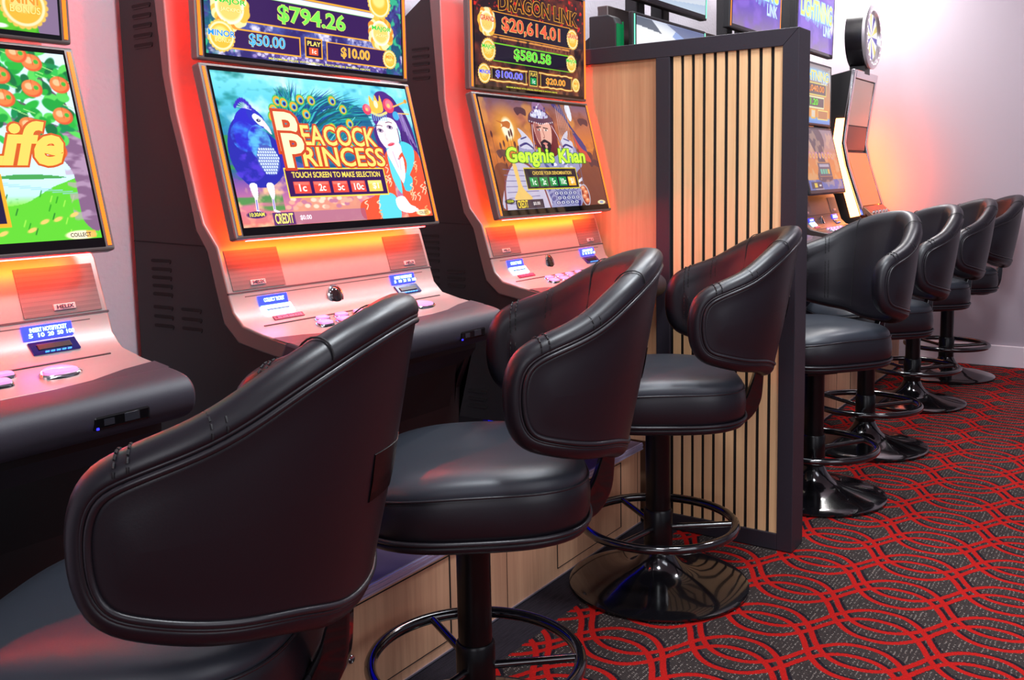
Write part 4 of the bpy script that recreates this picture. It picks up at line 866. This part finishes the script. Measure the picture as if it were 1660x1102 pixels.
# ------------------------------------------------------------------ base cabinets
def base_cabinet(x0, x1, yf, label, doors, seams, lock=None, h=0.262):
    T = root('machine_plinth', ((x0 + x1) / 2, (yf + 1.715) / 2, 0), label, 'cabinet'); ox, oy = T.location.x, T.location.y
    def P(mb): mb.v = [(x - ox, y - oy, z) for x, y, z in mb.v]; return mb
    P(MB().box(x0, x1, yf, 1.715, 0.004, h - .022)).build('wood_front', OAKB, T)
    P(MB().box(x0, x1, yf - .004, 1.715, h - .022, h - .001)).build('top_board', mat('glow_tinted_laminate', (98, 80, 102), .45, bump=(300, .2, .0008)), T, bevel=.002)  # purple of the red and blue machine glow painted into the dark board
    e = P(MB())
    for k in range(4): e.box(x0, x1, yf - .010 + .0015 * (k % 2), yf - .003, h - .022 + k * .0052, h - .022 + k * .0052 + .0042)
    P2 = e; P2.v = [(x - ox, y - oy, z) for x, y, z in e.v]; e.build('metal_edge_strip', mat('ribbed_aluminium', (190, 180, 212), .4, metal=.4), T)  # lilac tint paints the blue and pink glow onto the metal
    b = MB(); b.box(x0, x1, yf - .003, yf, 0.003, .007); P(b).build('floor_trim', mat('floor_trim_alu', (200, 196, 214), .3, metal=.8), T)
    for (a, c) in doors:
        d = MB(); d.box(a, c, yf - .0015, yf, .032, h - .034); o = P(d).build('door', OAKB, T)
        g = MB(); t = .0018
        for (p, q, r, s_) in ((a, c, .030, .030 + t), (a, c, h - .034, h - .034 + t), (a - t, a, .030, h - .032)): g.box(p, q, yf - .0022, yf, r, s_)
        g.box(c, c + .005, yf - .0022, yf, .030, h - .032); P(g).build('door_gap', SLOTBLK, o)
        if lock:
            lx = a + .038
            def lk(m): m.lathe([(.010, 0), (.010, -.006), (.008, -.009), (.003, -.010)], 20, axis='y', o=(lx, yf - .001, .128))
            m = MB(); lk(m); P(m).build('lock', CHROME, o, smooth=40)
    g = MB()
    for sx in seams: g.box(sx - .001, sx + .001, yf - .0008, yf, .006, h - .024)
    P(g).build('panel_joint', mat('joint_brown', (70, 46, 34), .7), T)
    return T
base_cabinet(-.60, 2.62, 1.313, 'long oak-fronted plinth with lock and metal-edged dark top under the three front machines', [(.44, .80), (1.28, 1.648), (2.122, 2.484)], [1.045, 1.882, 2.60], True)
base_cabinet(2.735, 5.60, 1.200, 'oak-fronted plinth behind the slatted screen, under the far machines', [(3.0, 3.35), (3.8, 4.15), (4.6, 4.9)], [3.58, 4.37, 5.1])

# ------------------------------------------------------------------ slatted partition
def partition():
    X0, X1, Y0, Y1, Z = 2.624, 2.722, .837, 1.716, 1.472
    T = root('slatted_partition', ((X0 + X1) / 2, (Y0 + Y1) / 2, 0), 'black-framed partition with pale oak slats and an oak panel between the two machine rows', 'partition')
    ox, oy = T.location.x, T.location.y
    def B(*a):
        m = MB()
        for q in a: m.box(*q)
        m.v = [(x - ox, y - oy, z) for x, y, z in m.v]; return m
    rail_z, post_y = 1.4255, .882
    m = MB(); m.add([(X0, Y0, Z), (X0, Y1, Z), (X0, Y1, rail_z), (X0, post_y, rail_z), (X1, Y0, Z), (X1, Y1, Z), (X1, Y1, rail_z), (X1, post_y, rail_z)],
        [(0, 1, 2, 3), (4, 7, 6, 5), (0, 4, 5, 1), (3, 2, 6, 7), (0, 3, 7, 4), (1, 5, 6, 2)]); m.v = [(x - ox, y - oy, z) for x, y, z in m.v]; m.build('top_rail', BLKWOOD, T, bevel=.0015)
    m = MB(); m.add([(X0, Y0, Z), (X0, post_y, rail_z), (X0, post_y, 0.002), (X0, Y0, 0.002), (X1, Y0, Z), (X1, post_y, rail_z), (X1, post_y, 0.002), (X1, Y0, 0.002)],
        [(0, 1, 2, 3), (4, 7, 6, 5), (0, 3, 7, 4), (1, 5, 6, 2), (0, 4, 5, 1), (3, 2, 6, 7)]); m.v = [(x - ox, y - oy, z) for x, y, z in m.v]; m.build('end_post', BLKWOOD, T, bevel=.0015)
    B((X0, X1, post_y, 1.300, .002, .050)).build('bottom_rail', BLKWOOD, T, bevel=.0015)
    B((X0, X1, 1.2155, 1.260, .050, rail_z)).build('middle_stile', BLKWOOD, T, bevel=.0015)
    B((X0 + .012, X1 - .012, post_y, 1.2155, .050, rail_z)).build('backing_board', mat('backing_black', (9, 8, 10), .8), T)
    p = (1.2155 - post_y) / 10
    B(*[(X0 + .007, X0 + .012, post_y + .0015 + k * p, post_y + .0015 + k * p + p * .69, .050, rail_z) for k in range(10)]).build('oak_slats', OAKL, T)
    B((X0 + .012, X1 - .012, 1.260, Y1, .262, rail_z)).build('oak_panel', OAK, T)
partition()

# ------------------------------------------------------------------ swivel stools
def shell():
    """padded tub back: an unrolled outline (s, z) wrapped round the sitter and leaning outwards"""
    zt = [.950, .936, .902, .857, .827]; zb = [.573, .577, .599, .612, .632]; sc, rt = .294, .060
    ks = [sc * k / 4 for k in range(5)]; k1 = ks[1]
    def edge(z): return [q for q in smooth_pts([(-k1, z[1])] + list(zip(ks, z)) + [(sc + .04, z[4] * 1.8 - z[3] * .8)], 8)[8:-8] if q[0] <= sc + 1e-9]
    st, sb = (zt[4] - zt[3]) / k1, (zb[4] - zb[3]) / k1; mid, hh, mm = (zt[4] + zb[4]) / 2, (zt[4] - zb[4]) / 2, (st + sb) / 2
    cap = []
    for k in range(1, 24):
        f = math.pi * k / 24; c, n_ = math.cos(f), math.sin(f); m = (abs(c) ** 2.3 + abs(n_) ** 2.3) ** (-1 / 2.3); u = rt * n_ * m; w = 1 - n_ * m
        cap.append((sc + u, mid + hh * c * m + (st if c > 0 else sb) * u * w + mm * u * (1 - w) * .5))
    P = np.array(edge(zt) + cap + edge(zb)[::-1]); n = 76
    d = np.r_[0, np.cumsum(np.hypot(*np.diff(P, axis=0).T))]; t = np.linspace(0, d[-1], n + 1)
    R = np.stack([np.interp(t, d, P[:, 0]), np.interp(t, d, P[:, 1])], 1)
    out = np.concatenate([R, (R * [-1, 1])[-2:0:-1]])
    for _ in range(2): out = (np.roll(out, 1, 0) + 2 * out + np.roll(out, -1, 0)) / 4
    T = np.roll(out, -1, 0) - np.roll(out, 1, 0); T /= np.hypot(T[:, 0], T[:, 1])[:, None]; nrm = np.stack([T[:, 1], -T[:, 0]], 1)
    a, b, yc = .227, .221, -.047
    th = np.linspace(-2.2, 2.2, 801); X = a * np.sin(th); Yc = -b * np.cos(th) + yc
    far = abs(th) > 1.45
    X = np.where(far, np.sign(th) * (a * math.sin(1.45) + (abs(th) - 1.45) * .02), X)
    Yc = np.where(far, -b * math.cos(1.45) + yc + (abs(th) - 1.45) * .25, Yc)
    ds = np.r_[0, np.cumsum(np.hypot(np.diff(X), np.diff(Yc)))]; ds -= np.interp(0, th, ds)
    smx = np.max(np.abs(out[:, 0]))
    def M(s, z, h):
        x = np.interp(s, ds, X); y = np.interp(s, ds, Yc); e = 6e-3
        tx = np.interp(s + e, ds, X) - np.interp(s - e, ds, X); ty = np.interp(s + e, ds, Yc) - np.interp(s - e, ds, Yc); l = math.hypot(tx, ty); nx, ny = ty / l, -tx / l
        o = h + (-.013 + .227 * max(0, 1 - abs(s) / smx * 1.05)) * (z - .60)
        return (x + nx * o, y + ny * o, z)
    ms = np.clip(out[:, 0], -(smx - .075), smx - .075)
    ztf = lambda v: np.interp(abs(v), ks, zt); zbf = lambda v: np.interp(abs(v), ks, zb)
    med = np.stack([ms, (ztf(ms) + zbf(ms)) / 2], 1)
    return out, nrm, med, M, smx
OUTL, NRM, MED, MAP, SMAX = shell()
def ring_pt(i, d, f=None):
    i %= len(OUTL); p = OUTL[i] + NRM[i] * (d if f is None else .048)
    if f is not None: p = p + (MED[i] - p) * f
    return float(p[0]), float(p[1])
def prof_out(d):
    if d < .021: return math.sqrt(max(0, 1 - (1 - d / .021) ** 2)) * .0245
    if d < .030: return .0245 - (d - .021) / .009 * .003
    return .0235
def prof_in(d):
    return -math.sqrt(max(0, 1 - (1 - min(d, .030) / .030) ** 2)) * .030
def make_stool(label):
    T = root('swivel_stool', (0, 0, 0), label, 'stool', 'black swivel stools at the machines')
    N = len(OUTL); mb = MB(); rings = []
    def addring(pts): o = len(mb.v); mb.v += pts; rings.append([o + i for i in range(N)])
    seq = [('o', None, 1.0), ('o', None, .75), ('o', None, .45), ('o', None, .2), ('o', .048, None), ('o', .038, None), ('o', .031, None), ('g', .0288, None), ('g', .0262, None), ('o', .0238, None), ('o', .020, None), ('o', .016, None), ('o', .012, None), ('o', .008, None), ('o', .005, None), ('o', .0025, None), ('o', .0008, None), ('o', 0, None),
           ('i', .001, None), ('i', .0035, None), ('i', .008, None), ('i', .014, None), ('i', .021, None), ('i', .030, None), ('i', .040, None), ('i', .048, None), ('i', None, .2), ('i', None, .45), ('i', None, .75), ('i', None, 1.0)]
    for side, d, f in seq:
        pts = []
        for i in range(N):
            s, z = ring_pt(i, d or 0, f)
            if side == 'g': h = .017
            elif side == 'o': h = prof_out(d) if d is not None else .0235 + .003 * math.sin(f * math.pi / 2)
            else: h = prof_in(d) if d is not None else -.030 - .005 * math.sin(f * math.pi / 2)
            pts.append(MAP(s, z, h))
        addring(pts)
    for a, b in zip(rings, rings[1:]):
        for i in range(N): j = (i + 1) % N; mb.f.append((a[i], a[j], b[j], b[i])); mb.m.append(0)
    bk = mb.build('backrest', LEATHER, T, smooth=80)
    pts = [MAP(*ring_pt(i, .0305), .0232) for i in range(N)]
    MB().tube(pts, .0042, 8, True).build('outer_piping', PIPING, bk, smooth=80)
    pts = [MAP(*ring_pt(i, .0245), .0222) for i in range(N)]
    MB().tube(pts, .0026, 8, True).build('roll_seam', PIPING, bk, smooth=80)
    hd = MB(); hs = [-.050 + .010 * k for k in range(11)]; hz = [.716, .719, .745, .775, .778]; hh_ = [.020, .0275, .0285, .0275, .020]
    hd.v = [MAP(q, z, h_) for z, h_ in zip(hz, hh_) for q in hs]; hd.f = [(r * 11 + c, r * 11 + c + 1, r * 11 + c + 12, r * 11 + c + 11) for r in range(4) for c in range(10)]; hd.m = [0] * len(hd.f)
    hd.build('grab_handle', SATBLK, bk, smooth=60)
    st = MB()
    def col(s_t):      # outline indices whose s is nearest, on the top edge and on the bottom edge
        it = min((i for i in range(N) if OUTL[i][1] > MED[i][1]), key=lambda i: abs(OUTL[i][0] - s_t)); ib = min((i for i in range(N) if OUTL[i][1] < MED[i][1]), key=lambda i: abs(OUTL[i][0] - s_t)); return it, ib
    def seam(s_t, r, dash, side_only=False):
        it, ib = col(s_t); zt_, zb_ = float(OUTL[it][1]), float(OUTL[ib][1])
        pts = []
        for d in (.022, .019, .015, .011, .007, .004, .002, .0005, 0): pts.append(MAP(s_t, zt_ - d, prof_out(d) + .0004))
        for d in (.001, .0035, .008, .014, .021, .03, .04, .055, .075): pts.append(MAP(s_t, zt_ - d, prof_in(d) - .0004))
        zm = (zt_ + zb_) / 2
        for k in range(1, 9):
            z = zt_ - .075 + (zb_ + .03 - zt_ + .075) * k / 8; pts.append(MAP(s_t, z, -.030 - .006 * max(0, 1 - abs(z - zm) / (zm - zb_)) - .0006))
        if not dash: st.tube(pts, r, 6); return
        P = smooth_pts(pts, 5); acc = 0; seg = [P[0]]; on = True
        for p, q in zip(P, P[1:]):
            acc += math.dist(p, q)
            if on: seg.append(q)
            if acc > (.0058 if on else .0026):
                if on and len(seg) > 1: st.tube(seg, r, 5)
                on = not on; acc = 0; seg = [q]
    for s_ in (-1, 1):
        seam(s_ * .115, .0012, False)
        for q in (.205, .217): seam(s_ * q, .0014, True)
        for q in (.285, .297): seam(s_ * q, .0014, True)
    st.build('stitching', THREAD, bk)
    # seat
    def sup(a, r, n=3.0, ax=.206, ay=.214): c, s_ = math.cos(a), math.sin(a); m = (abs(c) ** n + abs(s_) ** n) ** (-1 / n); return c * m * (ax + r), s_ * m * (ay + r)
    NS = 72; mb = MB(); Zq = lambda z: z if z < .49 else .49 + (z - .49) * .80
    prof = [(-.17, .458), (-.012, .458), (-.004, .462), (0, .468), (-.001, .474), (-.006, .477), (-.003, .482), (.001, .50), (.002, .525), (.000, .550), (-.003, .563), (-.005, .567), (-.004, .571), (-.007, .583), (-.015, .596), (-.030, .606), (-.055, .612), (-.09, .613), (-.14, .610), (-.20, .608)]
    for r, z in prof:
        for k in range(NS):
            a = 2 * math.pi * k / NS; x, y = sup(a, r)
            zz = z
            if z > .54: w = min(1, (z - .54) / .04); zz += w * (.010 * math.cos(2 * a) * (1 + r / .2) - .020 * max(0, y / .22) ** 2 + .008 * max(0, -y / .22))
            mb.v.append((x, y, Zq(zz)))
    for i in range(len(prof) - 1):
        for k in range(NS): j = (k + 1) % NS; mb.f.append((i * NS + k, i * NS + j, (i + 1) * NS + j, (i + 1) * NS + k)); mb.m.append(1 if prof[i][1] < .562 else 0)  # side band takes the darker leather, its shade put into the colour
    mb.f += [tuple(range(NS))[::-1], tuple(range((len(prof) - 1) * NS, len(prof) * NS))]; mb.m += [0, 0]
    seat = mb.build('seat', [LEATHER_TOPLIT, LEATHER], T, smooth=80)
    def rim(r, z, rad, name):
        p = []
        for k in range(NS):
            a = 2 * math.pi * k / NS; x, y = sup(a, r); zz = z
            if z > .54: w = min(1, (z - .54) / .04); zz += w * (.010 * math.cos(2 * a) * (1 + r / .2) - .020 * max(0, y / .22) ** 2 + .008 * max(0, -y / .22))
            p.append((x, y, Zq(zz)))
        MB().tube(p, rad, 8, True).build(name, PIPING, seat, smooth=80)
    rim(.001, .480, .0045, 'lower_piping'); rim(-.002, .567, .0022, 'upper_piping')
    mb = MB(); mb.box(-.09, .09, -.10, .10, .440, .458); mb.box(-.045, .045, -.06, .06, .418, .440); mb.build('swivel_plate', SATBLK, T, bevel=.004)
    MB().tube([(.05, .02, .432), (.16, .03, .430), (.19, .03, .436)], .005, 8).build('lift_lever', SATBLK, T, smooth=60)
    # bracket
    path = smooth_pts([(-.10, .446), (-.17, .447), (-.215, .462), (-.242, .498), (-.254, .545), (-.262, .60)], 6)
    n = len(path); A = []; Bp = []
    for i, (y, z) in enumerate(path):
        y0, z0 = path[max(0, i - 1)]; y1, z1 = path[min(n - 1, i + 1)]; l = math.hypot(y1 - y0, z1 - z0); w = .011 + .010 * math.sin(math.pi * min(1, i / (n - 1) * 1.1)); ny, nz = (z1 - z0) / l * w, -(y1 - y0) / l * w
        A.append((y + ny, z + nz)); Bp.append((y - ny, z - nz))
    MB().band(A, Bp, -.013, .013).build('back_bracket', GLOSSBLK, T, smooth=40, bevel=.003)
    # column, base, foot ring
    MB().lathe([(.0325, .100), (.0325, .418)], 40).build('column', SATBLK, T, smooth=40)
    MB().lathe([(.232, .003), (.236, .006), (.236, .011), (.228, .0145), (.20, .020), (.15, .029), (.11, .038), (.08, .049), (.060, .064), (.047, .082), (.040, .098), (.0365, .108), (.033, .108)], 96).build('base', GLOSSBLK, T, smooth=50)
    MB().lathe([(.0365, .096), (.0375, .100), (.0375, .205), (.0345, .210)], 40).build('sleeve', SATBLK, T, smooth=40)
    fr = MB().tube([(.200 * math.cos(2 * math.pi * k / 96), .200 * math.sin(2 * math.pi * k / 96), .172) for k in range(96)], .0118, 14, True).build('foot_ring', GLOSSBLK, T, smooth=80)
    for k in range(3):
        a = math.radians(90 + 55 + 120 * k); MB().tube([(.034 * math.cos(a), .034 * math.sin(a), .160), (.195 * math.cos(a), .195 * math.sin(a), .172)], .008, 10).build('spoke', GLOSSBLK, fr, smooth=60)
    return T
def copy_tree(o, parent=None):
    c = o.copy(); S.collection.objects.link(c); c.parent = parent
    for ch in [x for x in list(S.collection.objects) if x.parent == o]: copy_tree(ch, c)
    return c
STOOLS = [  # x, y, turn (degrees), label
    (0.672, 1.028, 29.9, 'black leather stool nearest the camera, its seat cut off by the left edge'),
    (1.388, 1.045, 39, 'black leather stool in front of the peacock machine, foot ring cut by the bottom edge'),
    (2.238, 1.07, 31.8, 'black leather stool standing against the oak slats of the partition'),
    (3.17, 0.943, 53, 'black leather stool just behind the partition, half hidden by its black post'),
    (3.857, 0.946, 43.5, 'second black stool from the partition in the far row'),
    (4.72, 0.95, 39, 'third black stool from the partition in the far row'),
    (5.43, 0.928, 31.5, 'farthest black stool, beside the pale end wall'),
]
proto = None
for i, (x, y, a, lab) in enumerate(STOOLS):
    if proto is None: t = proto = make_stool(lab)
    else: t = copy_tree(proto)
    t.location = (x, y, 0.0); t.rotation_euler = (0, 0, math.radians(a)); t['label'] = lab

# ------------------------------------------------------------------ the machines
ORCH, PEA, WAR = art_orchard(), art_peacock(), art_warrior()
ST, SM, SL, FR, FR2 = art_storm('top'), art_storm('mid'), art_storm('low'), art_storm('white_glare'), art_storm('sky')
machine(.610, 0, 'gaming machine at the left edge showing an orange tree by a lake', '', (ORCH, 'orchard', 1.3, let_orchard), (art_jackpot('mini'), 'jp_mini', 1.1, let_mini))
machine(1.445, 0, 'gaming machine showing a blue peacock and a woman in an orange robe', '', (PEA, 'peacock', 1.3, let_peacock), (art_jackpot('forest'), 'jp_forest', 1.25, let_forest))
machine(2.280, 0, 'gaming machine showing a bearded warrior in armour, beside the oak panel', '', (WAR, 'warrior', 1.1, let_warrior), (art_jackpot('battle'), 'jp_battle', 1.1, let_battle))
machine(3.144, -.02, 'gaming machine with green edge lights and white glare, behind the partition', '', (SL, 'storm_low', .8, None), (FR, 'white_glare', 1.0, let_glare), (FR2, 'sky', .9, None), led=(120, 255, 200), led_s=1.6, glow=False)
machine(3.935, -.03, 'gaming machine with an orange-edged purple top screen, second behind the partition', '', (SL, 'storm_low', .8, None), (SM, 'storm_mid', .85, let_storm_mid), (ST, 'storm_top', .95, let_storm_top), led=(255, 140, 50), led_s=1.6, glow=False)
machine(4.722, -.033, 'gaming machine with three stacked grey-edged screens, just right of the partition post', '', (SL, 'storm_low', .8, None), (SM, 'storm_mid', .85, let_storm_mid), (ST, 'storm_top', .95, let_storm_top), led=(120, 110, 112), led_s=.25, glow=False)

def green_wing(T):
    m = MB(); m.prism([(1.50, 1.30), (1.50, 1.57), (1.51, 1.59), (1.53, 1.60), (1.60, 1.60), (1.60, 1.30)], -.350, -.300); m.v = [(x, y - YB, z - ZB) for x, y, z in m.v]
    w = m.build('side_wing', BODYBLK, T, bevel=.004)
    m = MB(); m.box(-.3495, -.3005, 1.4985, 1.4998, 1.32, 1.57); m.box(-.3002, -.2992, 1.50, 1.59, 1.32, 1.58); m.v = [(x, y - YB, z - ZB) for x, y, z in m.v]
    m.build('green_glass', mat('green_glass', (10, 90, 50), .1, spec=.8, emit=(10, 130, 70), es=.35), w)
green_wing([o for o in S.collection.objects if o.get('label', '').startswith('gaming machine with green')][0])

def wheel_machine():
    cx, cy, zb = 5.42, 1.45, .262
    T = root('wheel_machine', (cx, cy, zb), 'gaming machine topped by a round chrome-rimmed wheel, glowing orange at its sides', 'gaming machine')
    def B(mb): mb.v = [(x - 0, y - cy, z - zb) for x, y, z in mb.v]; return mb
    side = [(1.69, .454), (1.69, 1.54), (1.50, 1.585), (1.374, 1.610), (1.410, 1.36), (1.425, 1.225), (1.40, 1.12), (1.330, .86), (1.28, .80), (1.25, .76), (1.26, .72), (1.36, .66), (1.37, .454)]
    B(MB().prism(side, -.235, .235)).build('cabinet', BODYBLK, T, bevel=.003)
    B(MB().box(-.20, .20, 1.42, 1.68, .263, .454)).build('pedestal', BODYBLK, T)
    Lb, Lf = [(1.452, 1.363), (1.467, 1.245), (1.455, 1.15), (1.368, .845)], [(1.410, 1.363), (1.425, 1.217), (1.405, 1.12), (1.322, .855)]
    for s in (-1, 1): B(MB().band(Lb, Lf, min(s * .235, s * .243), max(s * .235, s * .243))).build('side_light', emat((255, 146, 82), 11.0) if s < 0 else emat((255, 96, 22), 85.0), T)
    fr = [(1.360, 1.612), (1.395, 1.36), (1.408, 1.235), (1.385, 1.12), (1.300, .855)]; fb = [(1.378, 1.612), (1.413, 1.36), (1.426, 1.235), (1.403, 1.12), (1.318, .855)]
    for s in (-1, 1): B(MB().band(fr, fb, min(s * .200, s * .238), max(s * .200, s * .238))).build('chrome_side_frame', CHROME, T, smooth=40, bevel=.004)
    B(MB().slab(-.20, .20, (1.362, 1.612), (1.366, 1.57), .002, 0, .014)).build('chrome_top_frame', CHROME, T, bevel=.003)
    B(MB().slab(-.19, .19, (1.372, 1.565), (1.402, 1.33), .0, 0, .008)).build('upper_screen', mat('pink_reflection_glass', (190, 160, 140), .12, spec=.7, emit=(180, 140, 124), es=.30), T)  # pinkish reflection on a blank screen, painted as glass colour and faint emission
    B(MB().slab(-.19, .19, (1.404, 1.325), (1.414, 1.20), .001, 0, .01)).build('middle_panel', mat('brown_black', (50, 34, 30), .3), T)
    B(MB().slab(-.19, .19, (1.404, 1.185), (1.318, .905), .0, 0, .008)).build('main_screen', mat('orange_reflection_glass', (220, 140, 80), .12, spec=.7, emit=(214, 120, 60), es=.45), T)  # orange reflection painted into the glass colour and its emission
    B(MB().slab(-.20, .20, (1.316, .90), (1.25, .84), .004, 0, .02)).build('control_panel', mat('bronze_panel', (140, 96, 70), .3, metal=.6), T, bevel=.003)
    m = MB()
    for k in range(5): m.lathe([(.012, 0), (.012, -.008), (.006, -.010)], 16, axis='y', o=(-.15 + k * .07, 1.276, .868))
    B(m).build('control_buttons', CHROME, T, smooth=40)
    B(MB().box(-.05, .05, 1.36, 1.44, 1.60, 1.645)).build('wheel_neck', BODYBLK, T)
    # drum wheel facing the room
    z0 = 1.795; o = (0.0, 1.34, z0)
    w = B(MB().lathe([(.150, .10), (.160, .10), (.160, .012)], 56, axis='y', o=o)).build('wheel', mat('drum_black', (22, 20, 24), .25), T, smooth=40)
    B(MB().lathe([(.160, .014), (.168, .010), (.170, -.004), (.160, -.012), (.134, -.012), (.128, .0), (.128, .010)], 56, axis='y', o=o)).build('chrome_rim', mat('satin_chrome', (225, 222, 226), .3, metal=.8), w, smooth=50)
    face = MB()
    for k in range(20):
        a0, a1 = 2 * math.pi * k / 20, 2 * math.pi * (k + 1) / 20
        face.add([(0, o[1] + .004, z0), (.12 * math.cos(a0), o[1] + .004, z0 + .12 * math.sin(a0)), (.12 * math.cos(a1), o[1] + .004, z0 + .12 * math.sin(a1))], [(0, 1, 2)], k % 4)
    B(face).build('wheel_face', [emat((250, 246, 236), 1.1), emat((236, 220, 120), .9), emat((250, 246, 240), 1.1), emat((60, 50, 190), .7)], w)
    bl = MB()
    for k in range(24):
        a = 2 * math.pi * k / 24; bl.lathe([(.0042, 0), (.0042, -.002), (.002, -.0035)], 10, axis='y', o=(.144 * math.cos(a), o[1] - .011, z0 + .144 * math.sin(a)))
    B(bl).build('rim_bulbs', emat((255, 252, 244), 2.5), w)
wheel_machine()
